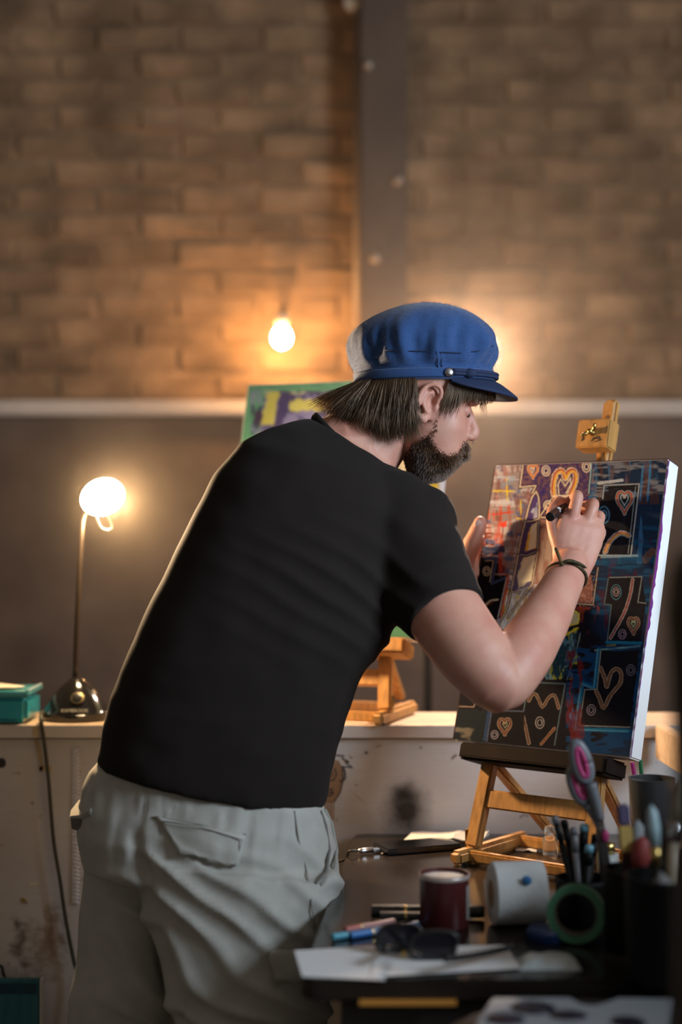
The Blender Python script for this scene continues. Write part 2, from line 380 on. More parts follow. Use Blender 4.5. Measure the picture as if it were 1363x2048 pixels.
tape_a = thing('tape_strip', 'yellowed clear tape strip hanging from ledge beside lamp cord', 'tape', P(92, 1545, PY))
MB().prism([P(x, y, PY - .0178) for x, y in ((64, 1452), (79, 1451), (78, 1476), (66, 1472))], (0, -.0006, 0)).build('stuck_end', tape_m, tape_a)
MB().prism([P(x, y, PY - .0012) for x, y in ((76, 1476), (84, 1500), (86, 1540), (79, 1543), (77, 1520), (67, 1480))], (0, -.0006, 0)).build('strip', tape_m, tape_a)
MB().prism([P(x, y, PY - .0012) for x, y in ((78, 1534), (92, 1529), (105, 1534), (103, 1545), (88, 1541), (79, 1544))], (0, -.0006, 0)).build('torn_end', tape_m, tape_a)
ch = mat('pale_chip', (.72, .64, .50), .6)
patch('paint_chip', ((60, 1767), (74, 1766), (75, 1770), (60, 1771)), ch, 'pale horizontal chip of paint on the white partition low left', 'paint chip', .0015, PY - .0002)
patch('gum_speck', ((42, 1795), (50, 1797), (55, 1805), (45, 1804)), mat('ochre', (.30, .19, .04), .5), 'small ochre lump stuck on white partition below paint chip', 'lump', .004, PY - .0002)
scm = mat('scratch', (.25, .2, .17), .6)
for nm, pts, lb in (('screw_hole', ((728, 1503), (735, 1502), (736, 1508), (729, 1509)), 'dark screw hole high on partition left of the black spray mark'),
                    ('screw_hole', ((838, 1493), (844, 1493), (844, 1497), (838, 1497)), 'small screw hole just under ledge right of second easel foot'),
                    ('scratch_mark', ((750, 1493), (762, 1490), (762, 1492), (751, 1495)), 'short dark scratch just under ledge near second easel foot'),
                    ('scratch_mark', ((902, 1516), (910, 1508), (915, 1510), (905, 1519)), 'curved dark scratch on partition left of main easel tray')):
    patch(nm, pts, scm, lb, 'mark', .0008, PY - .0002)
MB().prism([P(x, y, PY - .0004) for x, y in ((705, 1586), (716, 1585), (731, 1598), (727, 1602), (719, 1597), (714, 1589))], (0, -.0008, 0)).build('tape_scrap', mat('clear_tape', (.62, .58, .56), .2), loc=P(718, 1600, PY), label='small curled scrap of clear tape below the spiky doodle hair', cat='tape')
# comb-binding strip hanging on the panel
sp = thing('binding_strip', 'translucent white plastic binding strip with small teeth hanging beside trousers', 'strip', P(153, 1810, PY))
spm = mat('frosted_plastic', (.75, .72, .74), .25)
c0, c1 = P(151, 1495, PY - .003), P(150, 1808, PY - .003)
MB().bar(c0, c1, .010, .003, (1, 0, 0)).build('spine', spm, sp)
tooth = MB().lathe([(.0035, 0), (.0035, .008)], c0, (1, 0, 0), 8)
tm = None
for i in range(40):
    q = c0.lerp(c1, (i + .5) / 40)
    if tm is None:
        tm = MB().tube([q + Vector((-.002, -.003, 0)), q + Vector((.004, -.0055, .0004)), q + Vector((.0085, -.0025, 0))], .0016, 6).build('tooth', spm, sp, smooth=True); q0 = q
    else:
        t_ = tm.copy(); C.objects.link(t_); t_.parent = sp; t_.location = q - q0

# ------------------------------------------------------------------ desk
DZ = 0.75
DL0, DL1 = -0.050, 0.022                           # left edge at the near and at the far side
DN, DF, DR = 1.79, 2.672, 1.15
desk = thing('desk', 'dark glossy desk with drawer standing against the white partition', 'desk', (0.5, 2.23, 0))
def rounded(pts, r, n=5):
    out = []
    for i, p in enumerate(pts):
        p = Vector(p); a = (Vector(pts[i - 1]) - p).normalized(); b = (Vector(pts[(i + 1) % len(pts)]) - p).normalized()
        for k in range(n + 1):
            t = k / n; out.append((p + a * r) * (1 - t) ** 2 + p * 2 * t * (1 - t) + (p + b * r) * t * t)
    return out
top = rounded([(DL0, DN, DZ - .03), (DR, DN, DZ - .03), (DR, DF, DZ - .03), (DL1, DF, DZ - .03)], .025)
deskm = mat('dark_varnished_top', (0.020, 0.015, 0.012), 0.16, var=.4, vscale=12, bump=.02, bscale=30)
MB().prism([q + Vector((0, 0, .004)) for q in top], (0, 0, .026)).build('top', deskm, desk, bevel=.004)
dbody = mat('dark_desk_body', (0.016, 0.013, 0.012), .55)
MB().box((.56, 1.825, .63), (1.12, .02, .17)).build('apron', dbody, desk)
MB().box((.58, 2.62, .38), (1.08, .02, .66)).build('back_panel', dbody, desk)
for (x, y) in ((.045, 1.87), (1.1, 1.87), (.06, 2.6), (1.1, 2.6)):
    MB().box((x, y, .36), (.05, .05, .72)).build('leg', dbody, desk, bevel=.003)
dr = MB().box((.080, 1.803, .60), (.125, .022, .10)).build('drawer', mat('dark_red_wood', (.035, .012, .006), .45, var=.4, vscale=20), desk, bevel=.002)
e0, e1 = P(718, 2005, 1.782), P(912, 2005, 1.782)
MB().bar(e0, e1, .005, .008, (0, 0, 1)).build('drawer_edge', mat('orange_edge', (.62, .27, .05), .4), dr)

# ------------------------------------------------------------------ lamps
def point(name, loc, e, col, r=.03, parent=None):
    l = bpy.data.lights.new(name, 'POINT'); l.energy = e; l.color = col; l.shadow_soft_size = r
    o = bpy.data.objects.new(name, l); C.objects.link(o)
    if parent is not None: o.parent = parent; o.location = Vector(loc) - BASE[parent]
    else: o.location = loc
    return o
WARM = (1.0, 0.66, 0.36)
def bulb_mat(name, col, st): return mat(name, (1, .9, .7), .3, emit=col, emit_s=st)
lampb = P(154, 1446, 2.755); lampb.z = LZ
lamp = thing('desk_lamp', 'black desk lamp with conical base and glowing head on the ledge', 'lamp', lampb)
bz = LZ - .001
o = MB().lathe([(.063, 0), (.064, .012), (.061, .014), (.058, .020), (.045, .040), (.030, .058), (.014, .072), (.004, .077)], (lampb.x, lampb.y, bz), n=36).build('base', M['blackgloss'], lamp, smooth=True); auto(o)
LH = P(200, 992, 2.765)                            # glowing head
st = spline([(lampb.x - .004, lampb.y, bz + .074), P(156, 1200, 2.765), P(163, 1080, 2.785), P(170, 1030, 2.80), LH + Vector((-.01, .032, -.01))], 16)
MB().tube(st, .0048, 10).build('stem', mat('dark_bronze', (.05, .035, .025), .35, metal=.6), lamp, smooth=True)
hd = (Vector((.62, -.62, -.22))).normalized()
o = MB().lathe([(.010, -.052), (.014, -.050), (.018, -.034), (.026, -.014), (.030, -.004), (.028, -.004), (.022, -.014), (.003, -.022)], LH, hd, 32).build('lamp_head', mat('reflector', (.85, .8, .7), .2, metal=.9), lamp, smooth=True)
MB().ell(LH + hd * .008, (.041, .032, .033), Vector((.93, 0, .37)), (0, 1, 0), Vector((-.37, 0, .93)), n=20, m=13).build('bulb', bulb_mat('lit_desk_bulb', (1.0, .70, .38), 290), lamp, smooth=True)
wire = [P(189, 1022, 2.735), P(203, 1056, 2.725), P(224, 1055, 2.725), P(209, 1020, 2.73)]
MB().tube(spline(wire, 14), .0016, 8).build('wire_handle', mat('wire', (.9, .88, .8), .2, metal=.5, emit=(1, .9, .7), emit_s=0), lamp, smooth=True)
bp = P(146, 1409, 2.72)
MB().lathe([(.0085, 0), (.0085, .006), (.004, .007)], (bp.x + .01, lampb.y - .045, LZ + .040), Vector((0, -.75, .62)), 16).build('switch', M['black'], lamp)
MB().lathe([(.0125, -.001), (.0125, .003), (.009, .0035)], (bp.x + .01, lampb.y - .0455, LZ + .040), Vector((0, -.75, .62)), 20).build('switch_ring', mat('gold_ring', (.5, .4, .2), .25, metal=1.0), lamp)
tc_ = bpy.data.curves.new('txt', 'FONT'); tc_.body = 'KAMBROOK'; tc_.size = .0088; tc_.align_x = 'CENTER'; tc_.extrude = .0004
to = bpy.data.objects.new('txt', tc_); C.objects.link(to)
tme = bpy.data.meshes.new_from_object(to.evaluated_get(bpy.context.evaluated_depsgraph_get())); bpy.data.objects.remove(to)
tme.transform(Matrix.Translation((lampb.x + .006, lampb.y - .0605, LZ + .0175)) @ Matrix.Rotation(math.radians(66), 4, 'X'))
place('lettering', tme, mat('silver_print', (.8, .75, .6), .3, metal=.3), lamp, smooth=False, label='silver KAMBROOK lettering')
cord = spline([P(100, 1448, 2.735), P(86, 1424, 2.70), P(82, 1440, 2.655), P(88, 1480, 2.655), P(97, 1560, 2.66), P(107, 1680, 2.66), P(120, 1760, 2.66), P(130, 1830, 2.66), P(147, 1920, 2.66), P(165, 2000, 2.65), P(180, 2300, 2.6)], 60)
MB().tube(cord, .0034, 8).build('power_cord', mat('olive_cord', (.035, .034, .018), .4), lamp, smooth=True)
def spot(name, loc, d, e, col, ang, blend, r, parent):
    l = bpy.data.lights.new(name, 'SPOT'); l.energy = e; l.color = col; l.shadow_soft_size = r; l.spot_size = ang; l.spot_blend = blend
    o = bpy.data.objects.new(name, l); C.objects.link(o); o.parent = parent; o.location = Vector(loc) - BASE[parent]
    o.rotation_euler = Vector(d).to_track_quat('-Z', 'Y').to_euler(); return o
spot('desk_lamp_light', LH + hd * .052, (.74, -.67, -.02), 50.0, WARM, math.radians(168), .45, .025, lamp)

for wx, wy, lab_, ec_, es_ in ((563, 675, 'bare glowing bulb on bracket against orange lit bricks', (1.0, .53, .20), 370), (925, 700, 'added unseen bulb behind the blue cap warming the wall', (1.0, .58, .28), 130)):  # second bulb is an unseen addition that warms the right wall
    wl = P(wx, wy, 4.02); t = thing('bulb_holder', lab_, 'lamp', wl, 'bare bulbs on the brick wall')
    MB().ell(wl, (.024, .024, .028), n=18, m=11).build('bulb', bulb_mat('lit_wall_bulb', ec_, es_), t, smooth=True)
    MB().lathe([(.016, 0), (.018, .03), (.014, .035)], wl + Vector((0, 0, .027)), (0, 0, 1), 16).build('socket', mat('pale_socket', (.6, .5, .4), .4), t, smooth=True)
    MB().tube([wl + Vector((0, 0, .06)), wl + Vector((0, .03, .085)), Vector((wl.x, YF - .004, wl.z + .085))], .006, 8).build('arm', M['post'], t, smooth=True)
# unseen reflector lamp added behind the man's head for rim light
rl = P(948, 705, 3.25); t = thing('added_rim_lamp', 'added unseen reflector lamp giving rim light behind the blue cap', 'lamp', (P(855, 0, 3.33).x, 3.33, 0))
rd0 = Vector((-.02, -1, -.30)).normalized()
MB().lathe([(.02, -.09), (.03, -.07), (.045, -.04), (.062, .0), (.060, .0), (.042, -.038), (.003, -.055)], rl, rd0, 28).build('shade', M['black'], t, smooth=True)
MB().ell(rl - rd0 * .02, (.024, .024, .024), n=16, m=9).build('bulb', bulb_mat('added_rim_bulb', (1.0, .72, .48), 60), t, smooth=True)
px_ = P(855, 0, 3.33).x
MB().tube([(px_, 3.33, .002), (px_, 3.33, rl.z - .10), (px_ + .012, 3.33, rl.z - .08), rl - rd0 * .075], .009, 10).build('pole', M['black'], t, smooth=True)
MB().lathe([(.13, .0005), (.13, .012), (.02, .02)], (px_, 3.33, 0), n=28).build('foot', M['black'], t)
spot('added_rim_light', rl + rd0 * .02, rd0, 75.0, (1.0, .74, .56), math.radians(125), .4, .03, t)

# ------------------------------------------------------------------ painted canvases
class Painter:
    def __init__(s, X, Y, base): s.X = X; s.Y = Y; s.c = np.tile(np.array(lin(base)), (len(X), 1)); s.k = 0
    def mix(s, m, col):
        m = np.clip(m, 0, 1)[:, None]; s.c = s.c * (1 - m) + np.array(lin(col)) * m
    def sd(s, pts, closed=False):
        d = np.full(len(s.X), 1e9); n = len(pts)
        for i in range(n if closed else n - 1):
            (x0, y0), (x1, y1) = pts[i], pts[(i + 1) % n]; dx, dy = x1 - x0, y1 - y0; L = dx * dx + dy * dy + 1e-9
            t = np.clip(((s.X - x0) * dx + (s.Y - y0) * dy) / L, 0, 1)
            d = np.minimum(d, (s.X - x0 - t * dx) ** 2 + (s.Y - y0 - t * dy) ** 2)
        return np.sqrt(d)
    def inside(s, pts):
        r = np.zeros(len(s.X), bool); n = len(pts)
        for i in range(n):
            (x0, y0), (x1, y1) = pts[i], pts[(i + 1) % n]
            if y0 == y1: continue
            r ^= ((s.Y < y0) != (s.Y < y1)) & (s.X < (x1 - x0) * (s.Y - y0) / (y1 - y0) + x0)
        return r
    def stroke(s, pts, wd, col, amt=.92, closed=False, rag=.14):
        s.k += 1
        d = s.sd(pts, closed) + (vn(s.X * .25, s.Y * .25, s.k) - .5) * wd * rag
        s.mix(np.clip((wd / 2 - d) / 1.2 + .5, 0, 1) * amt * (.75 + .35 * vn(s.X * .6, s.Y * .6, s.k + 50)), col)
    def fill(s, pts, col, amt=1.0, soft=1.0, tex=0.0, sx=.1, sy=.1):
        s.k += 1
        d = s.sd(pts, True); ins = s.inside(pts); sg = np.where(ins, d, -d) + (vn(s.X * .15, s.Y * .15, s.k) - .5) * soft * 2
        m = np.clip(sg / max(soft, .6) + .5, 0, 1) * amt
        if tex: m = m * np.clip((vn(s.X * sx, s.Y * sy, s.k + 9) - tex) / .25 + .2, 0, 1)
        s.mix(m, col)
    def streaks(s, box, col, sx, sy, thr, amt, seed, edge=12):
        x0, y0, x1, y1 = box
        e = np.clip(np.minimum(np.minimum(s.X - x0, x1 - s.X), np.minimum(s.Y - y0, y1 - s.Y)) / edge, 0, 1)
        n = .6 * vn(s.X * sx, s.Y * sy, seed) + .4 * vn(s.X * sx * 2.7, s.Y * sy * 2.7, seed + 3)
        s.mix(e * np.clip((n - thr) / .14, 0, 1) * amt, col)
    def heart(s, cx, cy, wd, ht, cols, ws, rot=0.0):
        pts = []
        for i in range(33):
            t = 2 * PI * i / 32; x = 16 * math.sin(t) ** 3 / 16; y = -(13 * math.cos(t) - 5 * math.cos(2 * t) - 2 * math.cos(3 * t) - math.cos(4 * t)) / 15
            x *= wd / 2; y *= ht / 2; pts.append((cx + x * math.cos(rot) - y * math.sin(rot), cy + x * math.sin(rot) + y * math.cos(rot)))
        for c_, w_ in zip(cols, ws): s.stroke(pts, w_, c_, closed=True, rag=.15)
        return pts
    def rings(s, cx, cy, rx, ry, col, wd=1.8, n=2, dot=True):
        for k in range(n):
            f = 1 - k / n * .95
            pts = [(cx + rx * f * math.cos(a), cy + ry * f * math.sin(a)) for a in np.linspace(0, 2 * PI, 17)[:-1]]
            s.stroke(pts, wd, col, closed=True, rag=.2)
        if dot: s.stroke([(cx, cy - .5), (cx, cy + .5)], wd * 1.2, col if n < 2 else (.1, .08, .12))
    def apply(s, me):
        a = me.color_attributes.new('paint', 'FLOAT_COLOR', 'POINT')
        a.data.foreach_set('color', np.hstack([s.c, np.ones((len(s.c), 1))]).astype(np.float32).ravel())
def smp(pts, k=4): return [(q.x, q.y) for q in spline([(x, y, 0) for x, y in pts], (len(pts) - 1) * k + 1)]
def c2(*a): return [(880 + x / 2.822, 760 + y / 2.822) for x, y in a]
def c3(*a): return [(880 + x / 2.822, 1150 + y / 2.822) for x, y in a]
def c4(*a): return [(960 + x / 3.382, 900 + y / 3.382) for x, y in a]

def frame(BL, psi, phi):
    W = Vector((math.cos(psi), -math.sin(psi), 0)); n0 = Vector((-math.sin(psi), -math.cos(psi), 0))
    U = Vector((0, 0, 1)) * math.cos(phi) - n0 * math.sin(phi); N = W.cross(U)
    if N.dot(n0) < 0: N = -N
    return W, U, N, n0
def make_canvas(label, BL, psi, phi, wd, ht, th, nu, nv, painter, base, side_paint):
    W, U, N, n0 = frame(BL, psi, phi)
    t = thing('canvas_painting', label, 'painting', BL)
    ctr = BL + W * wd / 2 + U * ht / 2 - N * th / 2
    b = MB().box(ctr, (wd, ht, th), W, U, N).build('stretched_canvas', M['white'], t, bevel=.0025)
    # painted front: a fine grid with slight paint relief
    u = np.linspace(0.002, wd - .002, nu); v = np.linspace(0.002, ht - .002, nv)
    uu, vv = np.meshgrid(u, v); pts = np.array(BL)[None] + uu.ravel()[:, None] * np.array(W) + vv.ravel()[:, None] * np.array(U)
    X, Y = proj(pts)
    pr = Painter(X, Y, base); painter(pr)
    lum = pr.c.mean(1); rel = .00035 + .0006 * np.clip(lum, 0, .5) + .0002 * vn(X * .5, Y * .5, 77)
    pts = pts + rel[:, None] * np.array(N)
    idx = np.arange(nu * nv).reshape(nv, nu)
    q = np.stack([idx[:-1, :-1], idx[:-1, 1:], idx[1:, 1:], idx[1:, :-1]], -1).reshape(-1, 4)
    me = bpy.data.meshes.new('painted_face'); me.from_pydata((pts - np.array(BL)).tolist(), [], q.tolist())
    pr.apply(me); me.polygons.foreach_set('use_smooth', [True] * len(me.polygons))
    link('painted_face', me, mat_attr('acrylic_paint', .72, .15, 900), t, BL)
    side_paint(t, W, U, N)
    return t, W, U, N, n0

def paint_main(p):
    X, Y = p.X, p.Y
    navy = (.10, .11, .17); blk = (.085, .075, .095)
    # underpainting
    p.mix(np.clip((X - 1185 + (vn(X * .02, Y * .02, 1) - .5) * 40) / 30, 0, 1) * .9, (.10, .17, .27))
    p.streaks((1170, 900, 1340, 1130), (.22, .42, .58), .10, .012, .48, .7, 5, 4)
    p.streaks((1170, 900, 1340, 1000), (.50, .50, .52), .03, .12, .55, .7, 6, 4)
    p.streaks((1190, 900, 1345, 1010), (.36, .22, .16), .09, .02, .52, .6, 8, 4)
    p.streaks((1180, 1050, 1335, 1250), (.10, .32, .46), .02, .12, .50, .6, 11, 6)
    p.streaks((1180, 1060, 1335, 1300), (.30, .10, .14), .10, .025, .62, .6, 12, 6)
    # light grey-red field on the left
    fld = c2((300, 460), (470, 460), (440, 620), (560, 640), (640, 900), (640, 1100), (540, 1411), (330, 1411), (380, 1100), (330, 1000), (260, 760))
    p.fill(fld, (.55, .50, .50), 1, 3)
    p.streaks((960, 920, 1110, 1330), (.70, .68, .70), .025, .10, .50, .9, 21, 3)
    p.streaks((960, 920, 1110, 1330), (.62, .36, .30), .10, .02, .56, .6, 22, 3)
    p.streaks((960, 1010, 1110, 1330), (.76, .30, .20), .12, .014, .60, .75, 23, 3)
    p.streaks((960, 920, 1070, 1200), (.28, .38, .55), .05, .07, .62, .8, 24, 3)
    p.streaks((985, 920, 1050, 1100), (.45, .27, .24), .14, .03, .60, .7, 25, 3)
    for a in (((300, 628), (415, 628)), ((375, 560), (380, 680)), ((455, 680), (455, 760)), ((430, 780), (460, 785))): p.stroke(c2(*a), 3.2, (.86, .78, .16), .75, rag=.5)
    p.fill(c2((340, 810), (375, 795), (375, 830), (345, 830)), (.85, .22, .10), .9)
    p.stroke(c2((290, 760), (410, 745)), 3, (.75, .20, .12)); p.stroke(c2((275, 690), (410, 690)), 7, (.74, .74, .78), .7)
    p.stroke(c2((300, 550), (420, 550)), 5, (.66, .68, .72), .7); p.stroke(c2((350, 600), (410, 560)), 9, (.45, .58, .70), .5)
    # lilac / violet panel, upper centre
    vio = c2((470, 455), (860, 455), (835, 640), (835, 760), (560, 790), (550, 660), (510, 630), (540, 595), (450, 610))
    p.fill(vio, (.27, .20, .36), 1, 1.2)
    p.streaks((1040, 915, 1190, 1040), (.46, .33, .33), .22, .20, .47, .75, 31, 2)
    p.streaks((1040, 915, 1190, 1040), (.20, .15, .40), .06, .05, .56, .7, 33, 2)
    p.fill(c2((560, 790), (640, 790), (640, 1000), (580, 1150), (520, 1150), (550, 960)), (.56, .42, .38), .9, 2)
    p.streaks((1075, 1040, 1110, 1200), (.66, .60, .56), .14, .02, .5, .8, 34, 2)
    cream = (.86, .80, .70); br = (.24, .13, .11)
    def outl(pts, w1=4.2, w2=2.4, closed=False, col=cream):
        p.stroke(pts, w1 + 1.6, br, .9, closed); p.stroke(pts, w2, col, .95, closed)
    outl(c2((470, 465), (450, 605), (540, 597), (520, 640)))
    outl(c2((855, 460), (838, 640)), col=(.55, .72, .76)); outl(c2((640, 655), (560, 775), (600, 778)))
    # stacked candle-like column
    tip = c2((541, 630), (518, 662), (500, 715), (480, 800), (520, 797), (558, 783), (560, 720), (555, 660))
    p.fill(tip, (.30, .23, .44), 1); p.fill(c2((515, 740), (550, 690), (556, 780), (515, 790)), (.72, .74, .82), .8, 2, .4)
    b1 = c2((480, 800), (455, 900), (440, 985), (490, 992), (550, 965), (556, 800)); p.fill(b1, (.33, .27, .45), 1)
    p.fill(c2((505, 830), (550, 800), (548, 950), (478, 968)), (.92, .76, .30), .95, 1.5); p.fill(c2((515, 815), (548, 805), (545, 940), (498, 960)), (.92, .90, .80), .95, 2)
    b2 = c2((440, 990), (420, 1090), (400, 1190), (440, 1205), (515, 1160), (535, 1080), (550, 970)); p.fill(b2, (.40, .36, .50), 1)
    p.fill(c2((470, 1000), (540, 985), (520, 1130), (440, 1180), (440, 1100)), (.93, .90, .78), .95, 2.5)
    p.fill(c2((400, 1195), (505, 1165), (450, 1300), (370, 1411), (340, 1400), (370, 1300)), (.78, .78, .76), 1, 2)
    p.streaks((1000, 1180, 1070, 1260), (.90, .76, .25), .12, .05, .52, .8, 41, 2)
    p.streaks((1000, 1150, 1070, 1260), (.95, .95, .92), .16, .04, .50, .8, 42, 2)
    outl(tip, closed=True); outl(b1); outl(c2((556, 800), (550, 965), (490, 990), (440, 985)), 3.6, 2.0, col=(.60, .66, .72)); outl(c2((550, 970), (520, 1150), (440, 1260), (380, 1340)))
    outl(c2((440, 990), (400, 1190), (370, 1310), (340, 1360))); outl(c2((400, 1190), (440, 1203), (450, 1195)), 3.2, 1.8)
    # black block on the left
    p.fill(c2((200, 1000), (315, 1000), (300, 1100), (375, 1110), (330, 1340), (200, 1411)), blk, 1, 2)
    p.fill(c2((240, 940), (360, 940), (365, 975), (240, 985)), (.13, .20, .34), .9, 2)
    p.stroke(c2((250, 1005), (320, 1005), (290, 1150), (375, 1115), (330, 1330)), 5, (.26, .33, .50), .8); p.stroke(c2((255, 1020), (300, 1020), (280, 1140)), 1.8, cream, .7)
    p.rings(*c2((262, 1080))[0], 7, 9, cream, 1.8, 2); p.stroke(c2((375, 1115), (325, 1340)), 2, cream, .8)
    p.stroke(c2((255, 1270), (285, 1245), (325, 1240)), 3.5, cream); p.stroke(c2((265, 1275), (300, 1252)), 1.6, (.55, .25, .15))
    p.stroke(c2((385, 1110), (345, 1330)), 5, (.80, .30, .18), .8)
    # hearts and circles, upper centre
    gold = (.80, .52, .20); red = (.66, .24, .16)
    p.heart(*c2((524, 512))[0], 19, 27, (cream, red, gold), (5.2, 3.6, 2.0)); p.heart(*c2((521, 508))[0], 7, 11, (cream,), (1.8,))
    p.rings(*c2((597, 513))[0], 8, 10, cream, 2.2, 2); p.rings(*c2((825, 490))[0], 8, 11, cream, 2.2, 2); p.rings(*c2((607, 708))[0], 8, 9, cream, 2.2, 2)
    big = smp(c2((655, 690), (640, 640), (640, 580), (655, 528), (680, 512), (700, 530), (706, 552), (725, 518), (750, 512), (764, 535), (760, 580), (735, 640), (715, 680)))
    p.stroke(big, 14, br, .7); p.stroke(big, 12, cream); p.stroke(big, 8.5, red); p.stroke([(x + 1.5, y + 2) for x, y in big], 3.6, (.88, .70, .25))
    inner = c2((670, 650), (665, 590), (680, 560), (705, 600), (735, 555), (738, 590), (710, 640)); p.stroke(inner, 2.4, cream)
    p.stroke(c2((640, 658), (730, 655)), 5, cream)
    # right upper panel
    p.fill(c4((835, 235), (1075, 230), (1015, 715), (790, 710), (815, 420)), blk, .96, 1.5)
    p.streaks((1204, 968, 1275, 995), (.40, .48, .60), .04, .10, .45, .55, 51, 2)
    lt = (.62, .68, .70)
    outl(c4((828, 330), (838, 240), (1075, 230), (1018, 715), (800, 712)), 3.0, 2.2, col=lt); p.stroke(c4((800, 225), (960, 205)), 6, (.74, .76, .78), .8)
    p.stroke(c4((1050, 250), (1000, 700)), 1.6, lt, .6)
    p.heart(*c4((975, 345))[0], 30, 46, (lt, (.55, .27, .20), (.60, .30, .20)), (6.5, 4.6, 3.0)); p.heart(*c4((975, 335))[0], 15, 24, (lt,), (2.0,))
    arc = smp(c4((845, 690), (870, 630), (915, 580), (960, 562), (1005, 580))); p.stroke(arc, 10, lt); p.stroke(arc, 7, (.66, .26, .18)); p.stroke([(x, y + 1) for x, y in arc], 2.8, (.80, .66, .30))
    p.rings(*c4((835, 440))[0], 11, 17, (.28, .48, .62), 2.5, 2)
    p.stroke(c4((820, 725), (1060, 715)), 5, (.50, .62, .68), .8); p.stroke(c4((800, 760), (1180, 740)), 12, (.10, .30, .44), .6)
    for x in (1100, 1150): p.stroke(c4((x, 110), (x - 20, 340)), 4, (.25, .52, .72), .6)
    p.stroke(c4((1120, 740), (1150, 700), (1160, 690)), 16, (.42, .30, .22), .7)
    # brown speckled block under the wrist
    p.fill(c2((800, 1100), (855, 1100), (860, 1240), (770, 1265), (700, 1270), (780, 1150)), (.46, .30, .26), 1, 2); p.streaks((1130, 1150, 1190, 1215), (.62, .46, .42), .3, .3, .52, .7, 61, 2)
    outl(c2((890, 1060), (862, 1270), (760, 1262)), 3.2, 2.2, col=(.60, .56, .52))
    # yellow flame shape and green body, centre low
    p.fill(c3((690, 180), (900, 180), (860, 330), (780, 330)), (.62, .25, .16), .8, 3, .4, .08, .03)
    p.fill(c3((600, 420), (690, 330), (785, 290), (770, 400), (700, 590), (520, 575)), (.14, .24, .28), 1, 2)
    p.streaks((1085, 1255, 1160, 1360), (.62, .62, .22), .10, .05, .56, .9, 71, 2); p.streaks((1085, 1255, 1160, 1360), (.40, .55, .62), .12, .06, .58, .7, 72, 2)
    p.fill(c3((745, 190), (790, 210), (785, 275), (725, 295), (700, 330), (690, 300), (715, 240)), (.80, .72, .30), 1, 1.5); p.fill(c3((745, 215), (780, 225), (770, 270), (730, 280)), (.72, .70, .55), .9, 2)
    p.stroke(c3((755, 185), (795, 225), (782, 280), (720, 300)), 2.4, br); p.stroke(c3((785, 285), (760, 430), (700, 590)), 5, (.12, .10, .10)); p.stroke(c3((790, 330), (765, 440), (715, 590)), 2.2, (.42, .52, .56), .8)
    p.stroke(c3((600, 400), (690, 350), (775, 300)), 4, (.86, .74, .10), .8)
    # right middle panel
    p.fill(c3((945, 15), (1140, 10), (1160, 160), (1130, 375), (940, 375), (960, 180), (925, 165)), blk, .97, 1.5)
    tl = (.30, .45, .50)
    outl(c3((955, 15), (1138, 10), (1115, 155), (1160, 160)), 2.6, 1.7, col=(.46, .54, .55)); outl(c3((948, 20), (925, 165), (965, 170), (942, 370)), 2.6, 1.7, col=tl)
    p.rings(*c3((992, 97))[0], 10, 15, tl, 1.8, 1, False); p.rings(*c3((992, 95))[0], 6, 9, (.58, .52, .52), 1.6, 2)
    sw = smp(c3((1085, 25), (1072, 110), (1035, 220), (960, 355))); p.stroke(sw, 7, (.58, .58, .56)); p.stroke(sw, 4, (.50, .16, .17))
    p.heart(*c3((1090, 280))[0], 21, 34, ((.60, .52, .48), (.34, .18, .10)), (6, 4)); p.heart(*c3((1090, 275))[0], 8, 13, ((.55, .62, .50),), (1.8,))
    p.rings(*c3((1027, 335))[0], 7.5, 9.5, (.52, .45, .50), 1.8, 2)
    p.stroke(c3((940, 380), (1130, 385)), 6, (.10, .42, .56), .9); p.stroke(c3((940, 400), (985, 395)), 4, (.45, .45, .15), .8); p.stroke(c3((875, 425), (1125, 402)), 4, (.42, .58, .60), .85)
    # lower right panel with big heart
    p.streaks((1130, 1290, 1290, 1510), (.08, .26, .44), .03, .10, .45, .7, 81, 4)
    p.fill(c3((905, 430), (1125, 425), (1070, 865), (780, 850), (815, 645), (880, 640)), blk, .98, 1.5)
    ed = c3((895, 420), (870, 640), (800, 610), (765, 870), (1060, 880)); p.stroke(ed, 8, (.08, .40, .56), .9); p.stroke([(x - 2, y + 1) for x, y in ed], 2, (.40, .60, .66), .7)
    outl(c3((905, 430), (885, 645), (815, 648), (785, 850), (1070, 860)), 2.4, 1.5, col=(.55, .62, .62))
    h2 = smp(c3((905, 525), (930, 590), (940, 630), (960, 560), (990, 530), (1018, 550), (1015, 610), (960, 680), (922, 750), (900, 700), (880, 655)))
    p.stroke(h2, 8, (.62, .52, .45)); p.stroke(h2, 5, (.38, .24, .14))
    p.rings(*c3((1075, 537))[0], 8.5, 10.5, (.42, .40, .44), 1.8, 2); p.rings(*c3((852, 762))[0], 8.5, 10.5, (.55, .50, .55), 1.8, 2)
    # lower middle and lower left panels
    p.streaks((1130, 1300, 1170, 1480), (.40, .12, .10), .12, .03, .5, .8, 91, 3); p.streaks((1120, 1400, 1150, 1490), (.35, .38, .55), .12, .03, .55, .8, 92, 3)
    p.fill(c3((495, 610), (705, 610), (640, 960), (470, 955)), blk, .98, 1.5); outl(c3((500, 605), (705, 615), (645, 960)), 3, 2, col=tl)
    ml = smp(c3((500, 710), (520, 675), (545, 680), (577, 745), (610, 695), (645, 680), (668, 750))); p.stroke(ml, 6.5, (.60, .52, .46)); p.stroke(ml, 4, (.34, .22, .15))
    p.rings(*c3((562, 834))[0], 8.5, 11.5, (.62, .58, .58), 1.9, 2)
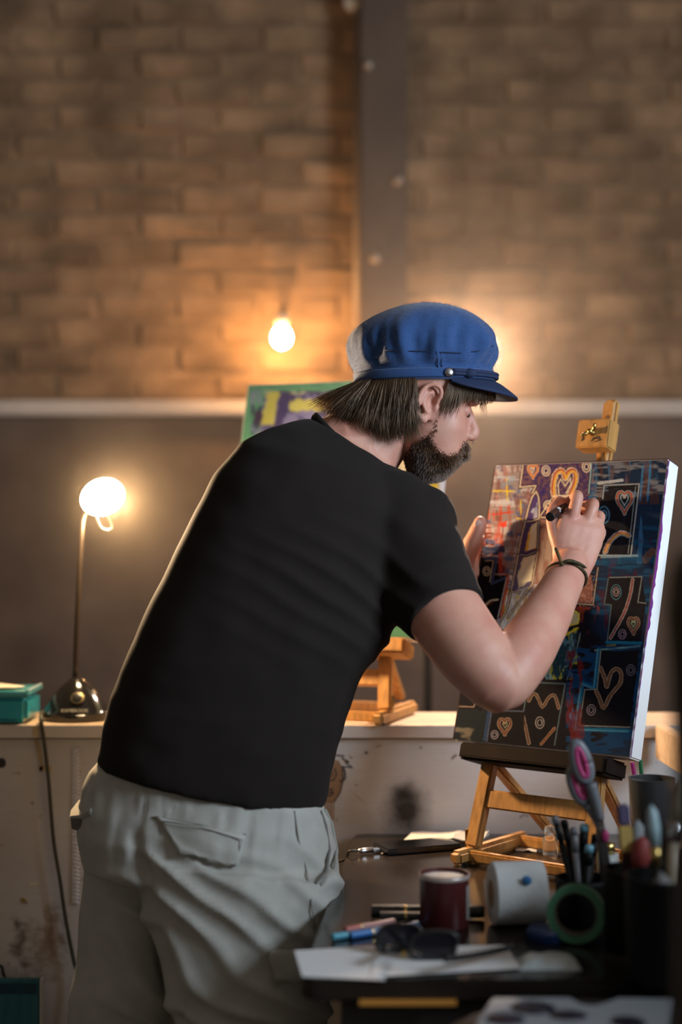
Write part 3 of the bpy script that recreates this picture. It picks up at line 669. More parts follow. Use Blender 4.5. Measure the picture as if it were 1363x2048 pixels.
    sv = smp(c3((465, 790), (480, 850), (500, 950))); p.stroke(sv, 7, (.58, .50, .45)); p.stroke(sv, 4, (.32, .20, .14)); sv = c3((645, 865), (570, 955)); p.stroke(sv, 6, (.58, .50, .42)); p.stroke(sv, 3.4, (.46, .22, .08))
    p.fill(c3((285, 765), (480, 760), (470, 950), (265, 940)), blk, .98, 1.5); outl(c3((470, 770), (290, 765), (262, 940)), 3, 2, col=(.30, .40, .52)); outl(c3((495, 620), (470, 770)), 3, 1.8, col=tl)
    p.heart(*c3((364, 850))[0], 24, 33, ((.62, .54, .48), (.40, .20, .10)), (6.5, 4.2)); p.heart(*c3((366, 845))[0], 9, 12, ((.60, .58, .45),), (1.8,))
    p.rings(*c3((307, 902))[0], 7, 8.5, (.55, .52, .56), 1.8, 2)
    p.fill(c3((100, 760), (270, 760), (245, 940), (70, 920)), (.12, .15, .17), .9, 3); p.streaks((895, 1420, 970, 1490), (.50, .46, .40), .03, .05, .55, .7, 95, 4)
    outl(c3((100, 742), (190, 745), (205, 690)), 3, 2, col=(.60, .54, .48)); p.stroke(c3((250, 930), (275, 770)), 6, (.20, .30, .45), .7)
    # canvas weave and wear
    p.c = p.c * (1 + (vn(X * 1.1, Y * 1.1, 99)[:, None] - .5) * .22)

def side_main(t, W, U, N):
    # purple paint that ran over the right edge onto the bare side
    mt = mat('purple_edge_paint', (.10, .02, .22), .5, var=.6, vscale=30, col2=(.25, .03, .16))
    BL = BASE[t]; rnd = random.Random(3); b = MB(); n = 70; ws = []
    for i in range(n + 1):
        v = i / n; base = .0022 if v < .32 else .003
        if .42 < v < .80: base = .0075
        if .60 < v < .66: base = .010
        ws.append(base * rnd.uniform(.5, 1.25))
    R = BL + W * (.328 + .0004)
    vs = []; fs = []
    for i in range(n + 1):
        q = R + U * (.481 * i / n); vs += [q + N * .0004, q - N * ws[i]]
        if i: fs.append((2 * i - 2, 2 * i - 1, 2 * i + 1, 2 * i))
    b.add(vs, fs); b.build('edge_paint', mt, t)
    dk = mat('dark_edge_paint', (.035, .025, .03), .8, var=.6, vscale=20, col2=(.10, .05, .05), spec=.1)
    MB().box(BL + W * .164 + U * (.481 + .0004) - N * .0185, (.324, .0012, .036), W, U, N).build('edge_paint', dk, t)
    MB().box(BL - W * .0004 + U * .2405 - N * .0185, (.0012, .477, .036), W, U, N).build('edge_paint', dk, t)
cBL = P(905, 1480, 2.5)
cv, W1, U1, N1, n1 = make_canvas('colourful canvas painted with hearts and candle shape on the front easel', cBL, math.radians(38.6), math.radians(15.6), .328, .481, .038, 330, 470, paint_main, (.09, .08, .11), side_main)

def paint_second(p):
    X, Y = p.X, p.Y
    p.mix(np.ones(len(X)), (0.27, 0.46, 0.37))
    p.streaks((400, 700, 1000, 1300), (0.21, 0.38, 0.34), .03, .03, .5, .6, 3, 2)
    p.fill([(530, 785), (900, 785), (880, 1040), (860, 1240), (470, 1240)], (0.52, 0.52, 0.46), 1, 4)
    p.fill([(530, 790), (700, 782), (900, 790), (895, 860), (520, 865)], (0.22, 0.22, 0.38), .95, 4)
    p.streaks((500, 780, 900, 870), (0.38, 0.38, 0.53), .05, .03, .48, .8, 4, 3); p.streaks((500, 780, 900, 870), (0.15, 0.13, 0.27), .06, .05, .55, .8, 5, 3)
    p.fill([(535, 785), (558, 785), (548, 850), (522, 850)], (0.59, 0.58, 0.27), .9, 3); p.fill([(580, 800), (690, 795), (690, 820), (580, 822)], (0.58, 0.58, 0.31), .9, 4)
    p.fill([(512, 822), (525, 822), (520, 850), (505, 850)], (0.19, 0.15, 0.25), .95, 2)
    p.fill([(560, 790), (580, 790), (565, 860), (545, 860)], (0.18, 0.16, 0.31), .9, 3)
    p.fill([(800, 900), (850, 920), (850, 1040), (800, 1040)], (0.64, 0.61, 0.52), 1, 3)
    p.fill([(852, 910), (878, 910), (872, 1035), (848, 1035)], (0.64, 0.58, 0.13), 1, 2); p.streaks((845, 900, 885, 1040), (0.44, 0.43, 0.30), .2, .03, .55, .6, 7, 2)
    p.fill([(842, 900), (853, 900), (848, 1035), (838, 1035)], (0.46, 0.44, 0.49), .8, 2)
p2 = P(432, 1268, 2.83); psi2, phi2 = math.radians(20), math.radians(17)
cv2, W2, U2, N2, n2 = make_canvas('second canvas with green border, violet and yellow strokes behind the man', p2, psi2, phi2, .415, .507, .030, 150, 170, paint_second, (.4, .6, .5), lambda *a: None)

# ------------------------------------------------------------------ table easels
def easel(label, BL, wd, ht, th, W, U, N, n0, zfloor, mast_h, clamp, tray_col, kind):
    h0 = Vector((n0.x, n0.y, 0)).normalized()              # horizontal front direction
    ctr = BL + W * wd / 2
    foot = Vector((ctr.x, ctr.y, zfloor))
    t = thing('table_easel', label, 'easel', foot)
    back = -N * (th + .010)
    wm = M['wood']
    # mast behind the canvas
    mo = W * (.020 if clamp else .045); m0 = ctr + back - U * .02 + mo; m1 = ctr + back + U * mast_h + mo
    MB().bar(m0, m1, .026, .018, W).build('mast', wm, t, bevel=.005, seg=3)
    MB().bar(m0 + N * .0095 + U * ht * .9, m1 + N * .0095 - U * .03, .004, .002, W).build('mast_groove', mat('groove', (.16, .07, .02), .6), t)
    if clamp:
        cc = ctr + U * (ht + clamp) + back + N * .026 + mo - W * .004
        MB().box(cc, (.060, .050, .034), W, U, N).build('clamp_block', wm, t, bevel=.002)
        q = cc + N * .017
        wn_ = MB().lathe([(.006, 0), (.006, .004), (.004, .006), (.004, .012), (.001, .013)], q, N, 12)
        for s_ in (-1, 1):
            wn_.tube([q + N * .006, q + N * .010 + (W * .9 * s_ + U * .5 * s_) * .009, q + N * .016 + (W * .8 * s_ + U * .7 * s_) * .014], [.003, .0035, .0022], 8)
        wn_.build('wing_nut', M['brass'], t, smooth=True)
        sm = MB()
        for (a, b, c_, d) in ((-.018, -.014, -.016, -.006), (-.014, -.010, -.019, -.012), (.000, -.014, .010, -.006), (.006, -.016, .018, -.013), (.012, -.006, .016, -.013), (.002, -.009, .012, -.011)):
            sm.bar(cc + N * .0175 + W * a + U * b, cc + N * .0175 + W * c_ + U * d, .0016, .0006, W + U * .3)
        sm.build('paint_smears', mat('dark_paint', (.03, .03, .03), .5), t)
    # tray under the canvas
    tz = -U * .012
    tray = MB().box(ctr + tz + N * .006 - U * .006 - N * th * .35 + W * .004, (wd * .82, .028, th + .034), W, U, N).build('tray', tray_col, t, bevel=.004)
    MB().box(ctr + tz - U * .004 + N * (th * .15 + .0215) + W * .004, (wd * .80, .022, .004), W, U, N).build('tray_lip', tray_col, t, bevel=.0015)
    for s_ in (-1, 1):
        a = ctr + W * (wd * .30 * s_) - N * (th * .5 + .004) - U * .022
        L = (a.z - zfloor - .022) / U.z
        b = a - U * L + W * (.010 * s_)
        MB().bar(a + U * .01, b, .024, .020, W).build('leg', wm, t, bevel=.003)
        MB().bar(a - U * .005 - h0 * .004, Vector((a.x, a.y, zfloor + .026)) - h0 * .15 - W * .02 * s_, .020, .014, W).build('rear_leg', wm, t, bevel=.003)
    zc_ = .45
    a = ctr - N * (th * .5 + .004) - U * .022; L = (a.z - zfloor - .022) / U.z
    cbar = a - U * L * zc_
    MB().bar(cbar - W * wd * .30, cbar + W * wd * .31, .030, .014, U).build('crossbar', wm, t, bevel=.002)
    fl = a - U * L; fl.z = zfloor + .012
    rear = fl - h0 * .135
    for s_ in (-1, 1):
        e = fl + W * (wd * .33 * s_) + h0 * .055; e2 = fl + W * (wd * .33 * s_) - h0 * .16
        MB().bar(e, e2, .022, .024, W).build('foot_runner', wm, t, bevel=.006, seg=3)
        MB().lathe([(.008, -.0115), (.008, 0)], e - h0 * .02 - Vector((0, 0, .0005)), (0, 0, 1), 12).build('rubber_pad', M['black'], t)
        hq = fl + W * (wd * .33 * s_ + .012 * s_) + Vector((0, 0, .022))
        MB().bar(hq - Vector((0, 0, .018)), hq + Vector((0, 0, .016)), .002, .009, W).build('hinge', M['brass'], t)
    MB().bar(fl - W * wd * .33 + h0 * .02, fl + W * wd * .33 + h0 * .02, .016, .018, h0).build('front_rail', wm, t, bevel=.003)
    MB().bar(rear - W * wd * .33, rear + W * wd * .33, .016, .018, h0).build('back_rail', wm, t, bevel=.003)
    return t
darktray = mat('paint_stained_tray', (.012, .008, .007), .7, var=.5, vscale=10, col2=(.030, .019, .013), spec=.1)
easel('orange varnished wooden table easel holding heart canvas on the dark desk', cBL, .328, .481, .038, W1, U1, N1, n1, DZ + .0005, .605, .052, darktray, 0)
easel('light wooden table easel on the ledge behind the man', p2, .415, .507, .030, W2, U2, N2, n2, LZ - .0015, .555, .0, M['wood'], 1)

# ------------------------------------------------------------------ the man
def sec(L, R, Yc, hd, e=2.2, dY=0.0):            # section from its left and right outline points, depth half-size hd
    a = P(L[0], L[1], Yc + dY); b = P(R[0], R[1], Yc - dY); A = (b - a) / 2
    Bv = Vector((0, hd, 0)); Bv = Bv - A * (Bv.dot(A) / A.length_squared); Bv = Bv.normalized() * hd
    return ((a + b) / 2, A, Bv, e)
def tb(pts, n=16, sub=3):                          # tapered limb through (px, py, Y, r)
    q = spline([P(a, b, c) for a, b, c, r in pts], (len(pts) - 1) * sub + 1)
    rr = []
    for i in range(len(q)):
        t = i / sub; k = min(int(t), len(pts) - 2); u = t - k; u = u * u * (3 - 2 * u); rr.append(pts[k][3] * (1 - u) + pts[k + 1][3] * u)
    b = MB().tube(q, rr, n)
    for e in (0, -1): b.ell(q[e], (rr[e],) * 3, n=12, m=7)
    return b
torso = [((196, 1526), (648, 1613), 2.29, .150), ((204, 1480), (664, 1545), 2.29, .150), ((221, 1400), (690, 1440), 2.295, .153), ((255, 1305), (722, 1350), 2.30, .154),
         ((298, 1215), (775, 1285), 2.31, .156), ((343, 1120), (815, 1200), 2.325, .156), ((388, 1025), (838, 1110), 2.34, .152), ((430, 948), (835, 1035), 2.355, .145),
         ((480, 886), (815, 985), 2.37, .132), ((545, 852), (798, 956), 2.39, .105), ((622, 838), (794, 948), 2.405, .082)]
SW = .0                                          # left side of the back lies farther from the camera
pelvis_y = 2.285
# --- body (skin): head, neck, torso core, arms and hands in one mesh
HY = 2.42
parts = []
parts.append(MB().loft([(lambda s_: (s_[0], s_[1] * .90, s_[2] * .90, 2.0))(sec(a, b, c, d, dY=SW)) for a, b, c, d in torso], 48))
parts.append(tb([(795, 800, HY, .052), (772, 835, HY, .057), (735, 880, HY - .005, .066), (690, 930, HY - .01, .085)]))
head = [((790, 640), (890, 640), .045), ((748, 660), (932, 660), .066), ((720, 700), (956, 700), .076), ((712, 740), (963, 738), .078), ((720, 775), (960, 772), .077), ((738, 800), (949, 797), .075),
        ((755, 822), (938, 818), .072), ((772, 845), (936, 842), .069), ((788, 868), (934, 864), .066), ((798, 890), (929, 886), .062), ((806, 908), (925, 904), .058), ((815, 926), (914, 922), .052), ((828, 942), (902, 938), .043), ((845, 953), (886, 950), .028)]
parts.append(MB().loft([sec(a, b, HY, d, 2.25) for a, b, d in head], 56))
nose = tb([(934, 820, HY, .0075), (941, 842, HY, .0085), (946, 864, HY, .0108), (943, 870, HY, .0105)], 12)
parts += [nose, MB().ell(P(937, 873, HY - .011), (.0095, .008, .007), n=10, m=7), MB().ell(P(937, 873, HY + .011), (.0095, .008, .007), n=10, m=7)]
for s_ in (-1, 1):
    parts.append(MB().ell(P(947, 803, HY + s_ * .030), (.010, .026, .008), n=12, m=7))          # brow
parts.append(MB().ell(P(928, 895, HY), (.007, .020, .005), n=12, m=7)); parts.append(MB().ell(P(925, 906, HY), (.007, .018, .006), n=12, m=7))
def ear(s_):
    y0 = HY + s_ * .0745; out = []
    out.append(MB().ell(P(856, 806, y0), (.020, .0045, .031), Vector((.96, 0, .26)), (0, 1, 0), Vector((-.26, 0, .96)), n=16, m=9))
    def tt(pts, r): out.append(MB().tube(spline([P(a, b, y0 + s_ * c) for a, b, c in pts], 18), r, 8))
    tt([(870, 806, .004), (881, 793, .007), (881, 778, .009), (869, 769, .010), (853, 772, .011), (841, 786, .013), (835, 804, .013), (834, 822, .011), (839, 836, .009), (847, 842, .006)], .0042)
    tt([(868, 784, .006), (856, 787, .008), (848, 800, .009), (848, 815, .009), (856, 827, .007)], .0036)
    out.append(MB().ell(P(846, 837, y0 + s_ * .006), (.0085, .005, .009), n=12, m=7))
    out.append(MB().ell(P(870, 815, y0 + s_ * .003), (.005, .005, .007), n=10, m=7))
    return out
parts += ear(-1) + ear(1)
# right arm
parts.append(tb([(800, 1075, 2.32, .070), (845, 1150, 2.27, .064), (892, 1232, 2.22, .0575), (942, 1303, 2.19, .0545), (982, 1352, 2.175, .0475), (1002, 1362, 2.18, .0445), (1042, 1312, 2.21, .0445), (1082, 1248, 2.265, .0400), (1118, 1180, 2.33, .0325), (1140, 1130, 2.372, .0285)], 44))
parts.append(MB().ell(P(992, 1392, 2.178), (.022, .022, .018), n=12, m=7))
# right hand
def hand(palm, fingers, thumb, fr=(.0092, .0088, .0078, .0068), tr=(.0125, .0115, .0102, .0088)):
    out = []
    out.append(MB().loft([sec(a, b, c, d, 2.6, dY=e) for a, b, c, d, e in palm], 20))
    for f in fingers:
        k = f[0][3] if len(f[0]) > 3 else 1.0
        out.append(tb([(q[0], q[1], q[2], r * k) for q, r in zip(f, fr)], 10, 4))
    out.append(tb([(q[0], q[1], q[2], r) for q, r in zip(thumb, tr)], 10, 4))
    return out
parts += hand([((1106, 1138), (1174, 1160), 2.370, .021, .006), ((1103, 1105), (1190, 1128), 2.385, .021, .004), ((1104, 1075), (1203, 1092), 2.395, .020, -.004), ((1112, 1045), (1209, 1060), 2.402, .017, -.008), ((1122, 1028), (1204, 1036), 2.408, .012, -.008)],
    [[(1140, 1048, 2.398, 1.18), (1154, 994, 2.402), (1144, 1000, 2.438), (1120, 1012, 2.452)],
     [(1172, 1046, 2.402, 1.15), (1186, 1010, 2.410), (1176, 1010, 2.450), (1148, 1020, 2.470)],
     [(1190, 1058, 2.412, 1.05), (1199, 1033, 2.426), (1184, 1032, 2.460), (1158, 1038, 2.476)],
     [(1197, 1078, 2.422, .92), (1203, 1060, 2.440), (1190, 1056, 2.468), (1170, 1058, 2.480)]],
    [(1120, 1100, 2.385), (1108, 1062, 2.398), (1104, 1026, 2.420), (1118, 1002, 2.440)])
# left arm and hand at the canvas' left edge
parts.append(tb([(610, 960, 2.42, .065), (650, 1060, 2.45, .050), (695, 1160, 2.50, .042), (745, 1180, 2.515, .038), (830, 1172, 2.535, .036), (880, 1170, 2.552, .031), (912, 1150, 2.560, .028)], 18))
parts += hand([((890, 1160), (935, 1172), 2.562, .022, 0), ((892, 1128), (958, 1150), 2.566, .021, -.004), ((902, 1105), (962, 1120), 2.580, .018, -.006), ((918, 1092), (962, 1098), 2.595, .013, -.006)],
    [[(945, 1096, 2.598, 1.0), (968, 1080, 2.625), (992, 1078, 2.648), (1010, 1080, 2.652)],
     [(952, 1112, 2.598, 1.0), (974, 1102, 2.628), (998, 1100, 2.650), (1018, 1102, 2.652)],
     [(952, 1130, 2.596, 1.0), (972, 1124, 2.622), (994, 1122, 2.645), (1012, 1124, 2.648)],
     [(948, 1148, 2.590, .9), (964, 1146, 2.612), (984, 1144, 2.635), (998, 1146, 2.640)]],
    [(922, 1130, 2.552), (938, 1098, 2.546), (952, 1066, 2.546), (960, 1045, 2.549)], tr=(.0215, .0172, .0138, .0112))
body = voxel(parts, .0024, 5, .5)
a = co(body); n = nrm(body); px, py = proj(a)
# sculpt: eye sockets, mouth line, arm crease, knuckle tone
for s_ in (-1, 1):
    c = np.array(P(943, 822, HY + s_ * .030)); d = np.linalg.norm((a - c) / np.array([.016, .017, .010]), axis=1)
    a -= n * (np.clip(1 - d, 0, 1) ** .7 * .006)[:, None]
for s_ in (-1, 1):
    c = np.array(P(912, 850, HY + s_ * .055)); d = np.linalg.norm(a - c, axis=1); a += n * (np.exp(-(d / .022) ** 2) * .004)[:, None]
c = np.array(P(935, 900, HY)); d = np.abs(a[:, 2] - c[2]); m_ = (d < .004) & (a[:, 0] > c[0] - .02) & (np.abs(a[:, 1] - HY) < .026)
a -= n * (m_ * (1 - d / .004) * .003)[:, None]
c = np.array(P(864, 803, HY - .082)); d = np.linalg.norm((a - c) / np.array([.0075, .016, .011]), axis=1); a[:, 1] += np.clip(1 - d, 0, 1) * .006    # ear concha
YAW = math.radians(7); hc = P(800, 800, HY)
def yawh(a):                                      # the head turns slightly away from the camera
    a = np.array(a, float); w_ = np.clip((a[:, 2] - P(0, 930, HY).z) / .05, 0, 1) * ((proj(a)[0] > 640) & (proj(a)[0] < 1040))
    th = YAW * w_; dx = a[:, 0] - hc.x; dy = a[:, 1] - hc.y
    r = a.copy(); r[:, 0] = hc.x + dx * np.cos(th) - dy * np.sin(th); r[:, 1] = hc.y + dx * np.sin(th) + dy * np.cos(th); return r
setco(body, a)
ploc = P(420, 2600, 2.30); ploc.z = 0
man = place('person', body, M['skin'], loc=ploc, smooth=True, label='man in black t-shirt and blue cap leaning over to draw with a marker', cat='person')
for s_ in (-1, 1):
    ec = P(925, 824, HY + s_ * .030)
    ey = MB().ell(ec, (.0104, .0104, .0104), n=16, m=11).build('eye', mat('eye_white', (.62, .56, .52), .3), man, smooth=True)
    MB().ell(ec + Vector((.0004, 0, .0022)), (.0126, .0130, .0118), n=16, m=11).build('eyelid', M['skin'], man, smooth=True)
    MB().ell(ec + Vector((.0085, s_ * .001, -.004)), (.0036, .0052, .0052), n=12, m=7).build('iris', mat('iris', (.08, .06, .04), .15), ey, smooth=True)
    eb = MB()
    for i in range(40):
        u = random.random(); q = P(952 - 3 * u, 806 - 4 * u, HY + s_ * (.016 + .03 * u)) + Vector((random.uniform(-.002, .002), 0, random.uniform(-.004, .003)))
        eb.tube([q, q + Vector((.003, s_ * .004, .002)), q + Vector((.003, s_ * .009, .001))], [.0007, .0006, .0002], 4)
    eb.build('eyebrow', M['beard'], man)
MB().ell(P(955, 1048, 2.5372), (.0058, .0016, .0078), Vector((1, .1, 0)), Vector((0, 1, 0)), Vector((.1, 0, 1)), n=14, m=7).build('thumb_nail', M['nail'], man, smooth=True)

# --- t-shirt
sl_r = tb([(770, 1040, 2.34, .086), (815, 1100, 2.295, .084), (855, 1170, 2.25, .073), (888, 1226, 2.222, .0635)], 44)
sl_l = tb([(600, 950, 2.41, .078), (640, 1030, 2.435, .066), (680, 1110, 2.465, .058)], 18)
sh = voxel([MB().loft([sec(a_, b_, c_, d_, 2.3, dY=SW) for a_, b_, c_, d_ in torso], 72), sl_r, sl_l, MB().ell(P(850, 1045, 2.33), (.052, .075, .058), n=16, m=9)], .006, 14, .5)
a = co(sh); n = nrm(sh); px, py = proj(a)
# cut the sleeve's rounded end flat
e0_ = np.array(P(815, 1258, 2.22)); e1_ = np.array(P(968, 1206, 2.22)); ax = np.array(P(892, 1232, 2.22)) - np.array(P(845, 1150, 2.27)); ax /= np.linalg.norm(ax)
sd_ = (a - (e0_ + e1_) / 2) @ ax; near = np.linalg.norm(a - (e0_ + e1_) / 2, axis=1) < .12
mv = np.where(near & (sd_ > 0), sd_, 0); a -= mv[:, None] * ax
# soft folds: diagonal drags from the arm pit, horizontal ones above the hem
def ridge(u, w_): return np.exp(-((u - np.round(u)) / w_) ** 2)
q = (py - .62 * (px - 700)) / 64.0 + 1.9 * vn(px * .006, py * .006, 3)
amp = .0075 * np.clip(1 - np.hypot((px - 690) / 300, (py - 1180) / 190), 0, 1)
q2 = (py - .12 * px) / 62.0 + 1.1 * vn(px * .005, py * .008, 5); amp2 = .0007 * np.clip((py - 1270) / 120, 0, 1) * np.clip((1620 - py) / 60, 0, 1)
q3 = (py + .35 * px) / 40.0 + 1.2 * vn(px * .008, py * .008, 6); amp3 = .0030 * np.clip(1 - np.hypot((px - 870) / 110, (py - 1180) / 90), 0, 1)
fold = amp * (ridge(q, .22) - .3) + amp2 * (ridge(q2, .25) - .3) + amp3 * (ridge(q3, .25) - .3) + .0035 * (vn(px * .02, py * .02, 8) - .5)
a += n * fold[:, None]
setco(sh, a)
shirt = place('t_shirt', sh, M['shirt'], man, label='black short-sleeved cotton t-shirt')
ring = []
ca, cb = P(628, 833, 2.405), P(799, 949, 2.405); cc = (ca + cb) / 2; A = (cb - ca) / 2
for i in range(40):
    t = 2 * PI * i / 40; ring.append(cc + A * math.cos(t) + Vector((0, .082 * math.sin(t), 0)) + Vector((-.006, 0, -.008)) * (abs(math.sin(t)) ** 2) * 1.6)
rr = []
for i in range(40):
    t = (ring[(i + 1) % 40] - ring[i - 1]).normalized(); u = Vector((.57, 0, .82)); u = (u - t * u.dot(t)).normalized(); v = t.cross(u)
    rr.append([ring[i] + u * math.cos(2 * PI * j / 8) * .0075 + v * math.sin(2 * PI * j / 8) * .004 for j in range(8)])
MB().rings(rr, closed=True).build('collar', M['shirt'], shirt, smooth=True)
# hem band of the sleeve
hr = []
hc_ = (e0_ + e1_) / 2
st_ = MB(); 
# --- trousers
hip = [((203, 1490), (655, 1575), 2.285, .128), ((186, 1540), (656, 1632), 2.285, .135), ((166, 1598), (666, 1680), 2.285, .140), ((161, 1660), (676, 1735), 2.285, .142), ((166, 1730), (680, 1790), 2.285, .135)]
legR = [((250, 1690), (680, 1745), 2.225, .105), ((275, 1780), (681, 1815), 2.225, .108), ((300, 1880), (672, 1900), 2.225, .105), ((330, 1980), (662, 1990), 2.225, .100), ((355, 2080), (648, 2090), 2.225, .098), ((385, 2350), (610, 2350), 2.225, .085), ((400, 2670), (585, 2670), 2.225, .080), ((400, 2715), (585, 2715), 2.225, .080)]
legL = [((166, 1680), (420, 1700), 2.36, .100), ((163, 1780), (400, 1790), 2.36, .105), ((156, 1880), (378, 1890), 2.36, .102), ((146, 1980), (365, 1985), 2.36, .100), ((135, 2080), (352, 2085), 2.36, .096), ((150, 2350), (330, 2350), 2.36, .084), ((165, 2590), (325, 2590), 2.36, .080), ((165, 2618), (325, 2618), 2.36, .080)]
tr = voxel([MB().loft([sec(*q_, 2.3, dY=.02) for q_ in hip], 36), MB().loft([sec(*q_, 2.2) for q_ in legR], 30), MB().loft([sec(*q_, 2.2) for q_ in legL], 30)], .006, 8, .5)
a = co(tr); n = nrm(tr); px, py = proj(a)
# gathers under the waist, drag folds over seat and thigh
g = (px + .1 * py) / 26.0 + 1.2 * vn(px * .01, py * .01, 11); hemy = 1522 + (px - 196) * .2; ga = .0040 * np.clip((1760 - py) / 130, 0, 1) * np.clip((py - hemy) / 70, 0, 1) * (.3 + 1.1 * vn(px * .02, py * .006, 21))
q = (py - .62 * px) / 70.0 + 1.5 * vn(px * .007, py * .007, 12); qa = .0085 * np.clip((py - 1660) / 90, 0, 1) * np.clip((px - 190) / 70, 0, 1)
q2 = (py + .9 * px) / 85.0 + 1.3 * vn(px * .008, py * .008, 13); q2a = .006 * np.clip(1 - np.hypot((px - 590) / 120, (py - 1760) / 130), 0, 1)
fold = -.010 * np.clip((hemy + 25 - py) / 40, 0, 1) + ga * 2.0 * (2 * np.abs(vn(px * .055 + .006 * py, py * .004, 31) - .5) - .5) + qa * (ridge(q, .2) - .3) + q2a * (ridge(q2, .22) - .3) + .008 * (vn(px * .012, py * .012, 14) - .5) * np.clip((py - hemy) / 60, 0, 1)
crease = np.exp(-((px - (272 + (py - 1700) * .26)) / 13.0) ** 2) * np.clip((py - 1640) / 80, 0, 1) * .012 * (n[:, 1] < 0)
a += n * (fold - crease)[:, None]; setco(tr, a)
trs = place('trousers', tr, M['trousers'], man, label='pale khaki cargo trousers')
from mathutils.bvhtree import BVHTree
def bvh(me, off):
    v = co(me) + np.array(off); return BVHTree.FromPolygons([tuple(q) for q in v], [tuple(p.vertices) for p in me.polygons])
bt = bvh(tr, ploc)
def on(b, px, py, lift=0.0, dflt=2.2):
    d = (P(px, py, 2.0) - Vector((0, 0, CZ))).normalized(); r = b.ray_cast(Vector((0, 0, CZ)), d)
    if r[0] is None: return P(px, py, dflt)
    return r[0] + r[1] * lift
def cloth_patch(name, corners, m, parent, b, nx=10, ny=6, lift=.004, th=.004, curl=0.0):
    (x0, y0), (x1, y1), (x2, y2), (x3, y3) = corners; g = []
    for j in range(ny + 1):
        v = j / ny
        for i in range(nx + 1):
            u = i / nx; X = (x0 * (1 - u) + x1 * u) * (1 - v) + (x3 * (1 - u) + x2 * u) * v; Y = (y0 * (1 - u) + y1 * u) * (1 - v) + (y3 * (1 - u) + y2 * u) * v
            g.append(on(b, X, Y, lift + curl * v * v))
    mb = MB(); n_ = nx + 1; low = [p + Vector((0, th + .003, 0)) for p in g]
    N_ = len(g); fs = []
    for j in range(ny):
        for i in range(nx):
            k = j * n_ + i; fs.append((k, k + 1, k + 1 + n_, k + n_)); fs.append((N_ + k, N_ + k + n_, N_ + k + 1 + n_, N_ + k + 1))
    rim = [i for i in range(n_)] + [j * n_ + nx for j in range(1, ny + 1)] + [ny * n_ + i for i in range(nx - 1, -1, -1)] + [j * n_ for j in range(ny - 1, 0, -1)]
    for i in range(len(rim)): p_, q_ = rim[i], rim[(i + 1) % len(rim)]; fs.append((p_, q_, N_ + q_, N_ + p_))
    return mb.add(g + low, fs).build(name, m, parent, smooth=True)
def seam(name, pts, m, parent, b, r=.0011, lift=.0012):
    return MB().tube([on(b, x, y, lift) for x, y in pts], r, 6).build(name, m, parent, smooth=True)
stitch = mat('khaki_stitching', (.33, .32, .285), .9)
fp = cloth_patch('pocket_flap', ((312, 1632), (488, 1672), (476, 1734), (360, 1706)), M['trousers'], trs, bt, 12, 6, .005, .004, .006)
seam('flap_seam', [(322, 1640), (400, 1652), (480, 1678), (470, 1728)], stitch, trs, bt, .0010, .0095)
seam('pocket_seam', [(305, 1634), (400, 1648), (492, 1668)], stitch, trs, bt, .0012)
cloth_patch('pocket_flap', ((536, 1902), (668, 1888), (668, 1950), (545, 1962)), M['trousers'], trs, bt, 8, 5, .006, .004, .004)
seam('side_seam', [(588, 1622), (596, 1680), (612, 1740), (622, 1800), (628, 1860)], stitch, trs, bt, .0013)
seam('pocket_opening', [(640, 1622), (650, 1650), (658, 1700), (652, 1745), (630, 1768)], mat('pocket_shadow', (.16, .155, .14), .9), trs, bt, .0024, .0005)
seam('pocket_seam', [(648, 1620), (662, 1650), (672, 1700), (668, 1740), (640, 1770)], stitch, trs, bt, .0028, .001)
# loose flap of the left back pocket that sticks out
fl_ = MB(); o0 = [P(188, 1590, 2.27), P(190, 1600, 2.22), P(180, 1622, 2.20), P(160, 1632, 2.22), P(138, 1634, 2.26), P(140, 1622, 2.29), P(158, 1598, 2.30)]
fl_.prism(o0, Vector((.004, .012, -.014))).build('pocket_flap', M['trousers'], trs, bevel=.002)
MB().prism([P(140, 1634, 2.262), P(160, 1636, 2.225), P(168, 1668, 2.235), P(158, 1664, 2.25), P(142, 1658, 2.27)], Vector((.006, .008, 0))).build('pocket_lining', mat('pocket_dark', (.16, .14, .12), .9), trs, bevel=.0015)
for (x0, yy, zz) in ((P(490, 0, 2.225).x, 2.225, 0), (P(245, 0, 2.36).x, 2.36, 0)):
    s_ = MB().loft([((x0 - .06, yy - .02, .012), (.05, -.01, 0), (.01, .042, 0)), ((x0 + .05, yy + .03, .012), (.12, .075, 0), (-.03, .048, 0))] if False else
                   [((x0 + .05, yy + .03, .004), (.13, .08, 0), (-.026, .042, 0)), ((x0 + .05, yy + .03, .030), (.132, .082, 0), (-.027, .044, 0)), ((x0 + .035, yy + .02, .060), (.10, .062, 0), (-.024, .039, 0)), ((x0 + .0, yy, .095), (.05, .03, 0), (-.022, .038, 0))], 24)
    s_.build('shoe', M['black'], man, smooth=True)

# --- cap
ccx, cY = 846.0, HY
def capsec(L, R, y0, y1, hd): return sec((L, y0), (R, y1), cY, hd, 2.05)
crown = [(711, 986, 766, 764, .086), (708, 988, 750, 747, .087), (704, 985, 740, 739, .088), (696, 992, 726, 727, .096), (691, 998, 708, 712, .101), (691, 998, 690, 694, .102), (697, 993, 672, 677, .100), (712, 982, 655, 660, .095), (740, 962, 637, 642, .085), (772, 938, 623, 627, .070), (803, 908, 614, 616, .048), (835, 880, 609, 610, .020)]
NS = 120; rings = []
for (L, R, y0, y1, hd) in crown:
    c, A, B, e = capsec(L, R, y0, y1, hd); r = []
    v = (766 - (y0 + y1) / 2) / 156.0
    for j in range(NS):
        t = 2 * PI * j / NS; p = c + A * math.cos(t) + B * math.sin(t); r.append(p)
    rings.append(r)
